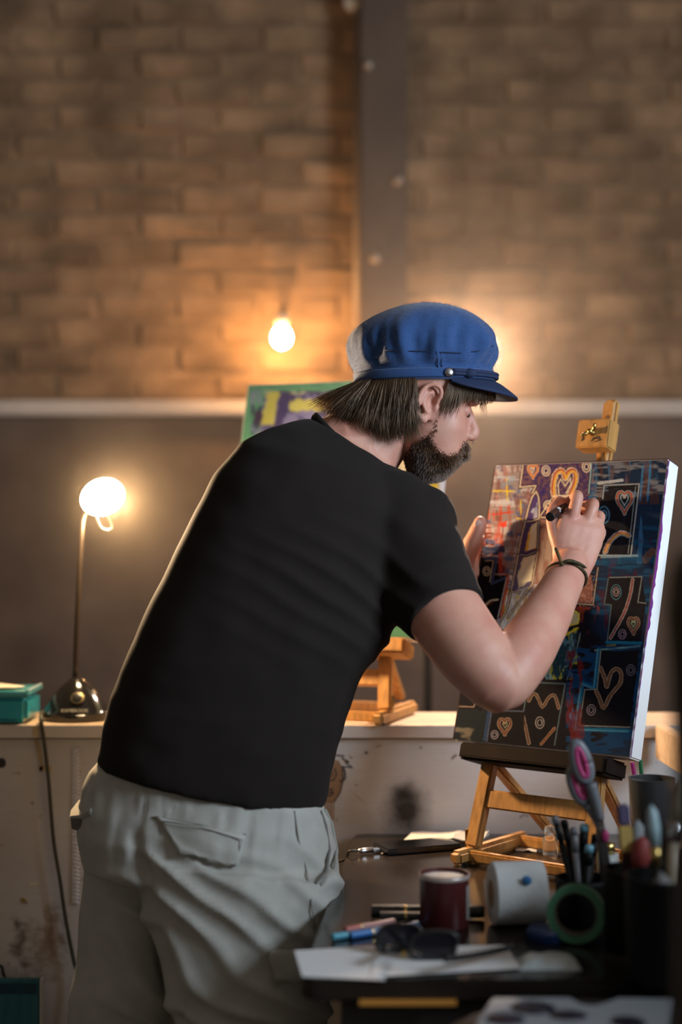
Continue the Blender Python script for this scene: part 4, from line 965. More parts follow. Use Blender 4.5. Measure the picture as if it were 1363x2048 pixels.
# refine along height
cols = [spline([rings[i][j] for i in range(len(rings))], 60) for j in range(NS)]
fine = []
for k in range(60):
    v = k / 59; r = []
    for j in range(NS):
        t = 2 * PI * j / NS; p = cols[j][k]; cen = P(ccx, 690, cY)
        amp = math.exp(-((v - .42) / .22) ** 2) * (.016 if math.cos(t) > -.75 else .007)
        f = mnoise.noise(Vector((math.cos(t) * 3.1 + 4, math.sin(t) * 3.1 + v * .9, v * 1.5))) + .55 * mnoise.noise(Vector((math.cos(t) * 6.5 + v, math.sin(t) * 6.5 - v * 2.0, v * 2.2 + 9)))
        f = f - .5 * abs(mnoise.noise(Vector((math.cos(t) * 4.6 - v * 1.4, math.sin(t) * 4.6, 3.3))))
        d = (p - cen); d.z *= .4; d.normalize(); r.append(p + d * amp * f)
    fine.append(r)
cap = MB().rings(fine).build('cap', M['denim'], man, smooth=True, label='blue cotton fisherman cap with short visor')
def band_pt(t, h, out=0.0):                       # t=0 front, t<0 near side; h 0 bottom .. 1 top of the band
    c, A, B, e = capsec(711 - 3 * h, 986 + 2 * h, 768 - 20 * h, 766 - 20 * h, .0865); d = (A * math.cos(t) + B * math.sin(t))
    return c + d + d.normalized() * out
bd = MB().rings([[band_pt(2 * PI * j / 72, h, o_) for j in range(72)] for h, o_ in ((-.1, -.003), (-.05, .0015), (.05, .0025), (.9, .0025), (1.0, .001), (1.02, -.003))], cap=False).build('band', M['denim'], cap, smooth=True)
MB().tube([band_pt(2 * PI * j / 72, .10, .003) for j in range(73)], .0008, 5).build('band_stitching', M['navy'], bd, smooth=True)
# horizontal seam of the crown and vertical seam over the ear
capb = bvh(cap.data, ploc)
seam('crown_seam', [(770, 700), (800, 702), (840, 702), (880, 704), (920, 706), (955, 702), (985, 692)], M['navy'], cap, capb, .0009, .0008)
seam('side_seam', [(872, 703), (874, 720), (875, 735)], M['navy'], cap, capb, .0007, .0004); seam('side_seam', [(880, 704), (882, 720), (883, 735)], M['navy'], cap, capb, .0007, .0004)
# visor
vis_t = []; vis_b = []; nU, nV = 29, 8
for i in range(nU):
    t = -1.25 + 2.5 * i / (nU - 1); k = max(0.0, math.cos(t * PI / 2 / 1.25)) ** .65
    for j in range(nV):
        s_ = j / (nV - 1); p = band_pt(t, .05, .001); d = Vector((math.cos(t) * .9 + .1, math.sin(t) * .75, 0)).normalized()
        q = p + d * (.036 * k * s_) + Vector((.002, 0, -(.026 * k) * s_ ** 1.25 - .004 * (1 - k) * s_)); vis_t.append(q); vis_b.append(q + Vector((0, 0, -.0035)))
mb = MB(); fs = []; N_ = nU * nV
for i in range(nU - 1):
    for j in range(nV - 1):
        k = i * nV + j; fs += [(k, k + nV, k + nV + 1, k + 1), (N_ + k, N_ + k + 1, N_ + k + nV + 1, N_ + k + nV)]
for i in range(nU - 1): k = i * nV + nV - 1; fs.append((k, k + nV, N_ + k + nV, N_ + k)); k = i * nV; fs.append((k, N_ + k, N_ + k + nV, k + nV))
mb.add(vis_t + vis_b, fs).build('visor', M['navy'], cap, smooth=True)
for h in (.42, .72):
    MB().tube([band_pt(-1.24 + 2.48 * i / 40, h, .005) for i in range(41)], .0030, 8).build('braid', M['navy'], cap, smooth=True)
MB().ell(band_pt(-.98, .5, .006), (.011, .006, .0075), n=12, m=7).build('braid_knot', M['navy'], cap, smooth=True)
b0 = band_pt(-1.275, .52, .003); bn = Vector((math.cos(-1.275) * .8, math.sin(-1.275), .1)).normalized()
o = MB().lathe([(.0072, 0), (.0076, .002), (.0066, .004), (.0035, .0052), (.0006, .0056)], b0, bn, 20).build('button', M['steel'], cap, smooth=True)

# --- hair and beard strands
hcx, hcz = 836.0, 0
def strand(mb, pts, r0, n=3):
    k = len(pts); mb.tube(pts, [r0 * (1 - .85 * (i / (k - 1)) ** 1.5) for i in range(k)], n)
hair = MB(); rnd = random.Random(11)
# under layer shaped like the mass of hair at nape and sides
hair.loft([sec((722, 755), (890, 755), HY, .0660), sec((728, 772), (824, 772), HY, .0670), sec((726, 800), (820, 800), HY, .0730), sec((738, 822), (818, 826), HY, .0745), sec((752, 838), (812, 846), HY, .0700), sec((782, 850), (806, 858), HY, .058)], 30)
def rim(t): return band_pt(t, -.02, -.012)
for i in range(5200):
    u = rnd.random()
    t = PI - 1.40 * u if rnd.random() < .28 else PI + 1.40 * (u ** .9)     # from the nape to the near (or far) ear
    near = t > PI; ang = abs(t - PI)
    lay = rnd.random()
    p0 = rim(t) + Vector((0, 0, .004)); outd = Vector((math.cos(t), math.sin(t), 0))
    back = max(0.0, 1 - ang / 1.0); wav = 6.0 * mnoise.noise(Vector((t * 7.0, lay * 3, 5))) + rnd.uniform(-.6, .6)
    cl = mnoise.noise(Vector((t * 9.0, lay * 1.5, 0))); L = .053 + .034 * (1 - back) + rnd.uniform(-.022, .010) + .016 * cl
    if ang > 1.25: L *= .92
    dirn = (Vector((0, 0, -1)) + outd * (.30 + .55 * back) * (.3 + .7 * lay) + Vector((-.05 + .12 * (1 - back), 0, 0))).normalized()
    if back > .3: dirn = (dirn + Vector((-.35 * lay, 0, .10))).normalized()
    p0 = p0 + outd * (.002 + .010 * lay)
    sag = Vector((rnd.uniform(-.016, .010) - .012 * back * lay, rnd.uniform(-.008, .008), -.010 + .012 * back * lay)); curlv = outd * (-.010 * (1 - back) + .004 * back)
    pts = []
    for k in range(6):
        s_ = k / 5; pts.append(p0 + dirn * L * s_ + sag * s_ * s_ + curlv * s_ * s_ + outd * .006 * math.sin(s_ * PI) + Vector((math.sin(s_ * 5 + wav) * .0028 * s_, math.cos(s_ * 4 + wav) * .002 * s_, 0)))
    strand(hair, pts, rnd.uniform(.0005, .0011))
# locks in front of the ear and fringe under the visor, both sides
for i in range(1300):
    sgn = -1 if rnd.random() < .7 else 1
    u = rnd.random(); t = sgn * (1.22 - 1.18 * u); p0 = band_pt(t, -.05, -.009) + Vector((0, 0, .002))
    L = (.046 - .016 * u) * rnd.uniform(.55, 1.12)
    if u < .22: L *= 1.35
    dirn = Vector((-.25 + .42 * u + rnd.uniform(-.14, .14), sgn * .02, -1)).normalized(); outd = Vector((math.cos(t), math.sin(t), 0))
    pts = [p0 + dirn * L * k / 4 + outd * (.004 + .003 * math.sin(k / 4 * PI)) + Vector((-.006, 0, 0)) * (k / 4) ** 2 * (1 - u) for k in range(5)]
    strand(hair, pts, rnd.uniform(.0005, .0010))
for i in range(26):                               # stray wisps at the forehead
    p0 = P(968 + rnd.uniform(-12, 3), 793, HY + rnd.uniform(-.03, .03)); strand(hair, [p0, p0 + Vector((.001, 0, -.010)), p0 + Vector((.003, 0, -.022 - .012 * rnd.random()))], .0005)
hair.build('hair', M['hair'], man, smooth=True, label='shaggy brown hair reaching the nape')
a = co(body) + np.array(ploc); n = nrm(body); px, py = proj(a); pyd = py
poly = [(872, 838), (854, 866), (822, 884), (808, 910), (800, 945), (815, 957), (850, 972), (890, 962), (910, 940), (935, 925), (968, 915), (962, 881), (926, 882), (914, 902), (896, 906), (880, 895), (868, 878), (876, 850)]
pr = Painter(px, py, (0, 0, 0)); ins = pr.inside(poly) & (np.abs(a[:, 1] - HY) < .085) & (a[:, 2] > P(0, 975, HY).z)
dn = pr.sd(poly, True)
idx = np.nonzero(ins)[0]; beard = MB(); rnd = random.Random(5)
wts = np.clip(dn[idx] / 14.0, .12, 1.0); wts = wts / wts.sum(); pick = np.random.choice(idx, 15000, p=wts)
for i in pick:
    p = Vector(a[i]) + Vector((rnd.uniform(-.0012, .0012), rnd.uniform(-.0012, .0012), rnd.uniform(-.0012, .0012))); nn = Vector(n[i])
    k = min(1.0, dn[i] / 26.0); low = max(0.0, min(1.0, (py[i] - 880) / 60))
    L = (.004 + .011 * k * (0.5 + .6 * low)) * rnd.uniform(.6, 1.25)
    d = (nn * .55 + Vector((-.15 + .35 * (1 - low), 0, -1)) + Vector((rnd.uniform(-.35, .35), rnd.uniform(-.35, .35), rnd.uniform(-.2, .2)))).normalized()
    q = p + d * L * .5 + nn * .001; beard.tube([p - nn * .001, q, p + d * L], [.00042, .00034, .00010], 3)
beard.build('beard', M['beard'], man, label='short full brown beard')

# --- wrist band
wc = P(1128, 1152, 2.352); wa = (P(1140, 1130, 2.372) - P(1118, 1180, 2.33)).normalized()
wu = Vector((.9, 0, .4)); wu = (wu - wa * wu.dot(wa)).normalized(); wv = wa.cross(wu)
rope = mat('woven_cord', (.010, .010, .009), .8, var=.9, vscale=260, col2=(.10, .075, .015))
ringp = []
for i in range(48):
    t = 2 * PI * i / 48; ringp.append(wc + (wu * math.cos(t) + wv * math.sin(t)) * (.0315 + .0028 * math.cos(t - .6)) + wa * (.006 * math.sin(t * 1.0 + .8)))
wb_ = MB().tube(ringp + ringp[:1], .0023, 8).build('wristband', rope, man, smooth=True, label='dark woven cord wristband with knotted ends')
ringp2 = [p + wa * .005 + (p - wc) * .02 for p in ringp[4:30]]
kp = P(1123, 1127, 2.323)
MB().ell(kp, (.0046, .0042, .0044), n=10, m=7).build('knot', rope, wb_, smooth=True)
MB().tube(spline([kp, P(1118, 1116, 2.318), P(1112, 1100, 2.325), P(1109, 1096, 2.33)], 10), [.0026] * 8 + [.0018, .0008], 8).build('cord_end', mat('woven_yellow', (.16, .09, .02), .8, var=.8, vscale=260, col2=(.02, .015, .01)), wb_, smooth=True)
MB().tube(spline([kp, P(1137, 1121, 2.318), P(1155, 1126, 2.325), P(1172, 1136, 2.345)], 12), [.0026] * 10 + [.0018, .0008], 8).build('cord_end', rope, wb_, smooth=True)

# --- the marker in his hand
m0, m1 = P(1099, 1034, 2.375), P(1143, 1004, 2.476); md = (m1 - m0).normalized()
mk = thing('marker_pen', 'black marker pen held in the right hand against the canvas', 'marker', m0)
MB().lathe([(.0068, 0), (.0074, .001), (.0074, .030)], m0, md, 20).build('cap', M['black'], mk, smooth=False)
MB().lathe([(.0070, .0302), (.0070, .085), (.0050, .092), (.0028, .098)], m0, md, 20).build('barrel', mat('marker_barrel', (.02, .012, .012), .3), mk, smooth=True)
MB().lathe([(.0020, .098), (.0020, .1035), (.0008, .106)], m0, md, 12).build('nib', M['paper'], mk)
side = Vector((.1, -.75, .62)); side = (side - md * side.dot(md)).normalized(); tv = md.cross(side)
lm = MB()
for k in range(5):
    an = (k - 2) * .16
    lm.box(m0 + md * .0385 + (side * math.cos(an) + tv * math.sin(an)) * .0071, (.009, .0014, .0008), md, side.cross(md) * math.cos(an) + side * math.sin(an) * .0 , side)
lm.build('label', mat('label_white', (.75, .78, .82), .5), mk)

# ------------------------------------------------------------------ things on the ledge and by the partition
def D(px, py, z=DZ):
    Y = (CZ - z) * F / (py - HZ); q = P(px, py, Y); return Vector((q.x, q.y, z))
tb_c = P(20, 1440, 2.735)
tbx = thing('storage_box', 'translucent teal plastic box with lid at the left end of ledge', 'box', (tb_c.x, 2.735, LZ))
MB().box((P(10, 0, 2.735).x - .03, 2.735, LZ + .024), (.165, .125, .047)).build('body', M['teal'], tbx, bevel=.008, seg=3)
lidm = mat('pale_teal_plastic', (.10, .42, .46), .15, coat=.4)
MB().box((P(10, 0, 2.735).x - .03, 2.735, LZ + .0525), (.172, .132, .009)).build('lid', lidm, tbx, bevel=.003)
MB().box((P(80, 0, 2.735).x - .01, 2.735, LZ + .0585), (.004, .12, .003)).build('lid_ridge', mat('ridge', (.5, .7, .72), .15), tbx)
sx = P(10, 0, 2.72).x
MB().prism([(sx - .06, 2.685, LZ + .0602), (sx + .02, 2.70, LZ + .0602), (sx + .035, 2.725, LZ + .0602), (sx - .02, 2.775, LZ + .0602), (sx - .08, 2.78, LZ + .0602)], (0, 0, .0015)).build('paper_sheet', mat('cream_paper', (.78, .64, .48), .8), loc=(sx, 2.73, LZ + .06), label='cream sheet of paper lying on teal plastic box', cat='paper')
tc0 = P(20, 2060, 2.60)
tcn = thing('teal_canvas', 'dark teal painted canvas leaning on the partition at lower left', 'painting', (tc0.x, 2.62, .0))
teal_p = mat('teal_paint', (.012, .105, .135), .45, var=.5, vscale=9, stretch=(6, 1, 1), col2=(.03, .17, .20))
xa, xb = P(-180, 0, 2.6).x, P(76, 0, 2.6).x; zt = P(0, 1966, 2.6).z
MB().box(((xa + xb) / 2, 2.625, zt / 2), (xb - xa, .02, zt)).build('stretched_canvas', teal_p, tcn, bevel=.003)
MB().box((xb + .0015, 2.625, zt / 2), (.003, .021, zt)).build('canvas_edge', mat('edge_white', (.5, .52, .5), .7), tcn)
MB().box(((xa + xb) / 2, 2.6145, zt - .014), (xb - xa - .01, .002, .018)).build('painted_band', mat('deep_teal', (.006, .045, .07), .45), tcn)
MB().tube(spline([P(-8, 1935, 2.668), P(3, 1932, 2.668), P(6, 1945, 2.668), P(12, 1962, 2.668)], 10), .0026, 8).build('wire_hook', M['black'], loc=P(3, 1962, 2.668), label='bent black wire hook at left edge above the teal canvas', cat='hook')

# ------------------------------------------------------------------ things on the desk
# phone and cable
ph = thing('smartphone', 'black smartphone plugged into cable lying on the dark desk', 'phone', D(850, 1712))
pa, pb = D(772, 1712), D(924, 1699); pd = (pb - pa); pd.z = 0; pln = pd.length; pd.normalize(); pn_ = Vector((-pd.y, pd.x, 0)); pc = (pa + pb) / 2 + pn_ * .030
MB().box(pc + Vector((0, 0, .0060)), (pln, .066, .008), pd, pn_, (0, 0, 1)).build('body', M['blackgloss'], ph, bevel=.003, seg=3)
MB().box(pc + Vector((0, 0, .0104)), (pln - .008, .060, .0008), pd, pn_, (0, 0, 1)).build('screen', mat('dark_screen', (.006, .006, .007), .06), ph)
MB().bar(pa + pn_ * .002 + Vector((0, 0, .0060)), pb + pn_ * .002 + Vector((0, 0, .0060)), .0026, .0026, (0, 0, 1)).build('metal_rim', M['steel'], ph, bevel=.001)
for q in (.0, 1.0): MB().ell(pa.lerp(pb, q) + pn_ * .012 + Vector((0, 0, .0020)), (.005, .005, .0022), n=10, m=5).build('bumper', M['black'], ph)
cb = thing('charging_cable', 'dark charging cable with silver plug running off the desk beside the hip', 'cable', D(730, 1712))
pj = pa + pn_ * .026 + Vector((0, 0, .0062))
MB().bar(pj - pd * .002, pj - pd * .014, .009, .005, pn_).build('plug', M['steel'], cb, bevel=.001)
MB().lathe([(.0045, -.013), (.0045, -.034), (.0030, -.040)], pj, pd, 14).build('sleeve', M['steel'], cb, smooth=True)
MB().tube(spline([pj - pd * .038, pj - pd * .055 + Vector((0, 0, .001)), P(690, 1718, 2.50), P(664, 1740, 2.52), P(655, 1850, 2.52), P(650, 2100, 2.52)], 24), .0021, 8).build('wire', mat('cable_rubber', (.02, .017, .014), .4), cb, smooth=True)
# folded white papers
def sheet(name, pts, label, m=None, th=.0012, z=DZ, wav=0.0, group=None, n=8):
    q = [D(x, y, z) for x, y in pts]; g = []
    for j in range(n + 1):
        for i in range(n + 1):
            u, v = i / n, j / n; p = (q[0] * (1 - u) + q[1] * u) * (1 - v) + (q[3] * (1 - u) + q[2] * u) * v
            g.append(p + Vector((0, 0, .0006 + wav * (max(0, mnoise.noise(Vector((u * 2.2, v * 2, len(label))))) + .8 * max(0, .16 - abs(u - .62)) * 3))))
    k = n + 1; N_ = len(g); fs = []
    for j in range(n):
        for i in range(n):
            a_ = j * k + i; fs += [(a_, a_ + 1, a_ + 1 + k, a_ + k), (N_ + a_, N_ + a_ + k, N_ + a_ + 1 + k, N_ + a_ + 1)]
    rim_ = list(range(k)) + [j * k + n for j in range(1, k)] + [n * k + i for i in range(n - 1, -1, -1)] + [j * k for j in range(n - 1, 0, -1)]
    for i in range(len(rim_)): a_, b_ = rim_[i], rim_[(i + 1) % len(rim_)]; fs.append((a_, b_, N_ + b_, N_ + a_))
    c_ = sum(q, Vector()) / 4
    return MB().add([p + Vector((0, 0, th)) for p in g] + g, fs).build(name, m or M['paper'], loc=c_, smooth=False, label=label, cat='paper', group=group)
sheet('folded_paper', ((804, 1686), (960, 1686), (978, 1670), (820, 1668)), 'lower folded white paper between spray mark and front easel', wav=.002)
sheet('folded_paper', ((812, 1681), (962, 1684), (978, 1668), (822, 1666)), 'upper wavy folded white paper lying on another beside front easel', z=DZ + .0065, wav=.012)
# paint tin
tn0 = D(888, 1852); tin = thing('paint_tin', 'dark red paint tin with pale open rim on the near desk', 'tin', tn0)
o = MB().lathe([(.0325, 0), (.0335, .002), (.0335, .066), (.0345, .067), (.0345, .071), (.0325, .072), (.0315, .066), (.001, .0655)], tn0 + Vector((0, 0, .0006)), n=36).build('body', mat('dark_red_tin', (.075, .012, .012), .35), tin, smooth=True); auto(o)
MB().lathe([(.0312, .0662), (.0312, .0672), (.001, .0673)], tn0, n=30).build('paint', mat('pale_paint', (.90, .80, .70), .3), tin)
o = MB().lathe([(.0346, .0665), (.0350, .069), (.0346, .0722), (.0328, .0722), (.0328, .0665)], tn0, n=36, cap=False).build('rim', mat('pale_rim', (.55, .46, .42), .35, metal=.4), tin, smooth=True)
lb = MB(); lb.rings([[tn0 + Vector((.0338 * math.cos(t), .0338 * math.sin(t), h)) for t in np.linspace(-.55, .05, 10)] for h in (.012, .058)], cap=False); lb.f = [f for f in lb.f if not (max(f) - min(f) >= 9 and {i % 10 for i in f} == {0, 9})]
lb.build('label', mat('tin_label', (.32, .30, .28), .6), tin)
# paper towel roll lying on its side
r0 = D(985, 1850); r0.z = DZ + .043; rd_ = Vector((1, .10, 0)).normalized()
pr_ = thing('paper_towel_roll', 'white paper towel roll with blue spot lying behind the tape', 'paper roll', (r0.x, r0.y, DZ))
o = MB().lathe([(.018, -.002), (.040, -.002), (.0425, .0), (.0425, .068), (.018, .070)], r0, rd_, 36).build('roll', mat('tissue', (.60, .62, .62), .95, bump=.3, bscale=200), pr_, smooth=True); auto(o)
MB().lathe([(.0185, -.003), (.0185, -.0022), (.016, .02)], r0, rd_, 20).build('core', mat('card', (.3, .2, .12), .9), pr_)
sp_ = P(1054, 1771, r0.y - .0432); MB().ell((sp_.x, r0.y - .036, r0.z + .026), (.007, .003, .0065), n=12, m=7).build('blue_spot', mat('blue_spot', (.03, .16, .38), .6), pr_, smooth=True)
# green tape ring, standing
g0 = D(1152, 1886); g0.z = DZ + .0385
tp = thing('tape_roll', 'green masking tape roll standing on edge before the pen cup', 'tape', (g0.x, g0.y, DZ))
ga = Vector((-.25, -.95, .12)).normalized()
o = MB().lathe([(.028, -.011), (.0375, -.011), (.0375, .011), (.028, .011), (.028, -.011)], g0, ga, 40, cap=False).build('tape', mat('green_tape', (.055, .20, .11), .55), tp, smooth=True); auto(o)
o = MB().lathe([(.0262, -.0108), (.0279, -.0108), (.0279, .0108), (.0262, .0108), (.0262, -.0108)], g0, ga, 40, cap=False).build('core', mat('tape_core', (.10, .09, .07), .8), tp, smooth=True)
# markers lying behind the tin
def lying_pen(name, a, b, r, label, mats, cat='marker', group=None, z=None):
    a = Vector(a); b = Vector(b); L = (b - a).length; d = (b - a).normalized()
    t = thing(name, label, cat, ((a.x + b.x) / 2, (a.y + b.y) / 2, min(a.z, b.z) - r), group)
    MB().lathe([(r * .92, 0), (r, .001), (r, L * .30)], a, d, 18).build('cap', mats[0], t)
    MB().lathe([(r * .95, L * .302), (r * .95, L * .97), (r * .8, L)], a, d, 18).build('barrel', mats[1], t)
    MB().lathe([(r * 1.04, L * .29), (r * 1.04, L * .315)], a, d, 18).build('ring', mats[2], t)
    return t
gold = mat('gold_foil', (.55, .40, .16), .25, metal=1.0); dkb = mat('dark_barrel', (.02, .02, .018), .3)
for (yy, x0, x1, r, up, lab) in ((1842, 742, 968, .0095, 0, 'thick black marker with gold rings lying behind red tin'), (1858, 760, 930, .0075, 0, 'slimmer black marker with gold band lying against red tin')):
    q0 = D(x0, yy); q1 = D(x1, yy - 2); q0.z = q1.z = DZ + r + .0012; q0.y = q1.y = 2.075 if yy == 1842 else 2.052; q1.x = P(x1, 0, q1.y).x
    lying_pen('marker_pen', q0, q1, r, lab, (M['black'], dkb, gold), group='markers behind the red tin')
for k, (x0, y0, x1, y1, col, lab) in enumerate(((664, 1872, 768, 1852, (.05, .30, .42), 'light blue pencil lying left of red tin near the hip'), (700, 1874, 840, 1846, (.03, .16, .45), 'blue crayon lying in front of black markers'), (690, 1868, 790, 1846, (.45, .12, .10), 'red pencil lying between the light blue pencil and markers'))):
    q0 = D(x0, y0 + 10); q1 = D(x1, y1 + 14); q0.z = q1.z = DZ + .0052; q0.y += .012 * k; q1.y += .012 * k
    lying_pen('colour_pencil', q0, q1, .0048, lab, (mat('cp%d' % k, col, .35), mat('cq%d' % k, tuple(c * .6 + .1 for c in col), .35), gold), cat='pencil', group='coloured pencils near the hip')
# paper sheets at the near edge
sheet('paper_sheet', ((604, 1955), (770, 1962), (757, 1893), (588, 1903)), 'left sheet of white paper at the near corner of desk', th=.0008)
sheet('paper_sheet', ((740, 1955), (1040, 1938), (1010, 1892), (752, 1896)), 'right sheet of white paper under black sunglasses', th=.0008, z=DZ + .0014)
# sunglasses
sg0 = D(840, 1915, DZ + .003)
sg = thing('sunglasses', 'black wraparound sunglasses lying on white paper in front of tin', 'sunglasses', sg0)
def lens(px, py, w_, h_, tilt):
    c_ = D(px, py, DZ + .003); pts = []
    for i in range(20):
        t = 2 * PI * i / 20; ex = math.copysign(abs(math.cos(t)) ** .7, math.cos(t)); ey = math.copysign(abs(math.sin(t)) ** .7, math.sin(t))
        pts.append(c_ + Vector((ex * w_ / 2 + ey * tilt, 0, h_ / 2 + ey * h_ / 2)))
    return pts
for (px_, py_, w_, h_) in ((797, 1905, .056, .036), (866, 1920, .058, .036)):
    L_ = lens(px_, py_, w_, h_, .004)
    fr_ = MB().prism(L_, (.004, .006, 0)).build('lens', mat('dark_lens', (.015, .014, .018), .12), sg, bevel=.0015)
    MB().tube(L_ + L_[:1], .0026, 8).build('lens_frame', M['black'], sg, smooth=True)
MB().tube(spline([D(816, 1908, DZ + .022), D(828, 1908, DZ + .026), D(842, 1914, DZ + .022)], 8), .003, 8).build('bridge', M['black'], sg, smooth=True)
MB().ell(D(806, 1906, DZ + .016) + Vector((0, -.004, 0)), (.004, .002, .004), n=10, m=5).build('logo_stud', M['brass'], sg)
MB().tube(spline([D(890, 1918, DZ + .024), D(940, 1912, DZ + .018), D(1000, 1900, DZ + .014), D(1030, 1892, DZ + .016)], 14), [.0045] * 12 + [.004, .003], 8).build('temple_arm', M['black'], sg, smooth=True)
MB().tube(spline([D(770, 1902, DZ + .024), D(800, 1888, DZ + .016), D(860, 1876, DZ + .008), D(920, 1872, DZ + .006)], 14), [.0042] * 12 + [.004, .003], 8).build('temple_arm', M['black'], sg, smooth=True)
# blue lid and crumpled packet
bl0 = D(1092, 1880); o = MB().lathe([(.026, 0), (.027, .002), (.0265, .012), (.023, .0165), (.001, .017)], bl0 + Vector((0, 0, .0004)), n=28).build('jar_lid', mat('blue_lid', (.008, .03, .12), .35), loc=bl0, smooth=True, label='dark blue round lid lying in front of paper towel roll', cat='lid'); auto(o)
pk = MB(); pk0 = D(1095, 1930)
rnd = random.Random(2); gx, gy = 9, 6; g = []
for j in range(gy + 1):
    for i in range(gx + 1):
        u, v = i / gx - .5, j / gy - .5; h = .012 * (1 - (2 * u) ** 4) * (1 - (2 * v) ** 4); g.append(pk0 + Vector((u * .075, v * .05, .0008 + h + (rnd.uniform(-.002, .002) if h > .004 else 0))))
bt_ = [Vector((p.x, p.y, DZ + .0004)) for p in g]; k = gx + 1; fs = []
for j in range(gy):
    for i in range(gx): a_ = j * k + i; fs += [(a_, a_ + 1, a_ + 1 + k, a_ + k), (len(g) + a_, len(g) + a_ + k, len(g) + a_ + 1 + k, len(g) + a_ + 1)]
rim_ = list(range(k)) + [j * k + gx for j in range(1, gy + 1)] + [gy * k + i for i in range(gx - 1, -1, -1)] + [j * k for j in range(gy - 1, 0, -1)]
for i in range(len(rim_)): a_, b_ = rim_[i], rim_[(i + 1) % len(rim_)]; fs.append((a_, b_, len(g) + b_, len(g) + a_))
pk.add(g + bt_, fs).build('tissue_packet', mat('pale_packet', (.52, .60, .62), .35), loc=pk0, label='pale crumpled plastic packet at the near desk edge', cat='packet')
# small clear bottle, label paper and stub by the easel foot
vb = D(1100, 1712); vt = thing('glass_vial', 'small clear plastic vial standing among the front easel feet', 'vial', vb)
clear = mat('clear_plastic', (.9, .9, .9), .08, trans=.9)
MB().lathe([(.012, 0), (.0125, .002), (.0125, .028), (.009, .033), (.009, .036)], vb + Vector((0, 0, .0004)), n=24).build('body', clear, vt, smooth=True)
MB().lathe([(.0105, .0362), (.0105, .046), (.009, .049), (.0015, .050), (.001, .055)], vb, n=24).build('cap', clear, vt, smooth=True)
sheet('label_paper', ((1030, 1702), (1072, 1706), (1076, 1690), (1040, 1688)), 'small curled printed label on the desk inside the front easel base', wav=.006, n=5)
st0 = D(1078, 1716); st1 = D(1122, 1712); st0.z = st1.z = DZ + .034
# brown pencil stub resting on the easel base is held in the cup, built below

# ------------------------------------------------------------------ pots with pens and brushes (near right, dark)
def pot(label, c, r, h, m, flare=1.05):
    t = thing('pen_pot', label, 'pot', c, 'pots on the right of the desk')
    o = MB().lathe([(r * .92, 0), (r, .004), (r * flare, h), (r * flare - .003, h), (r - .004, .006), (.001, .005)], c + Vector((0, 0, .0004)), n=28).build('body', m, t, smooth=True); auto(o)
    o = MB().lathe([(r * flare + .001, h - .006), (r * flare + .0015, h), (r * flare - .0035, h + .0005)], c, n=28, cap=False).build('rim', m, t, smooth=True)
    return t
darkpot = mat('black_pot', (.004, .0036, .0036), .6, spec=.15)
potA = D(1165, 1846); pot('black pen pot behind the green tape roll', potA, .036, .062, darkpot)
potB = D(1262, 1900); pot('dark brush pot in the middle of the right desk corner', potB, .034, .105, mat('brown_black_pot', (.006, .004, .003), .6, spec=.15))
potC = D(1330, 1960); pot('large black pot at the right edge of the near desk', potC, .046, .125, darkpot)
def pen_in(pot_c, tip, r, label, m, m2, name='pen', cat='pen'):
    a = pot_c + Vector(((tip.x - pot_c.x) * .15 + random.uniform(-.008, .008), (tip.y - pot_c.y) * .15, .012)); d = (tip - a).normalized(); L = (tip - a).length
    t = thing(name, label, cat, a, 'pens and brushes in the pots')
    MB().lathe([(r * .6, 0), (r, .01), (r, L * .72)], a, d, 12).build('barrel', m, t, smooth=True)
    MB().lathe([(r * 1.0, L * .722), (r * 1.0, L - .010)], a, d, 12).build('grip', m, t, smooth=True)
    MB().lathe([(r * 1.05, L - .0098), (r * 1.05, L - .003), (r * .8, L)], a, d, 12).build('end_cap', m2, t, smooth=True)
    return t
bk = mat('matte_black', (.005, .005, .005), .5, spec=.2); gy = mat('grey_pen', (.14, .14, .15), .4); blu = mat('glint_blue', (.18, .40, .50), .1)
YA = potA.y
for (px_, py_, dy, r, m, m2, lab) in ((1108, 1632, .0, .0045, bk, gy, 'leftmost thin black pen standing in the pen pot'), (1126, 1640, .01, .0050, bk, bk, 'tall black pen second from the left in pen pot'),
        (1146, 1655, -.01, .0050, gy, gy, 'grey pen leaning in the pen pot left of the scissors'), (1168, 1648, .0, .0065, bk, blu, 'black pen with pale blue glinting end beside the scissors'),
        (1178, 1690, -.015, .0060, bk, blu, 'short black pen with blue glinting end below the taller one'), (1190, 1668, .012, .005, bk, bk, 'black pen directly behind the scissor blades')):
    pen_in(potA, P(px_, py_, YA + dy), r, lab, m, m2)
sb = P(1076, 1697, 1.93); pen_in(potA, P(1078, 1697, 1.93), .0065, 'dark brown stub leaning far out of the pen pot to the left', mat('brown_stub', (.06, .028, .018), .4), mat('brown_stub2', (.06, .028, .018), .4)) if False else None
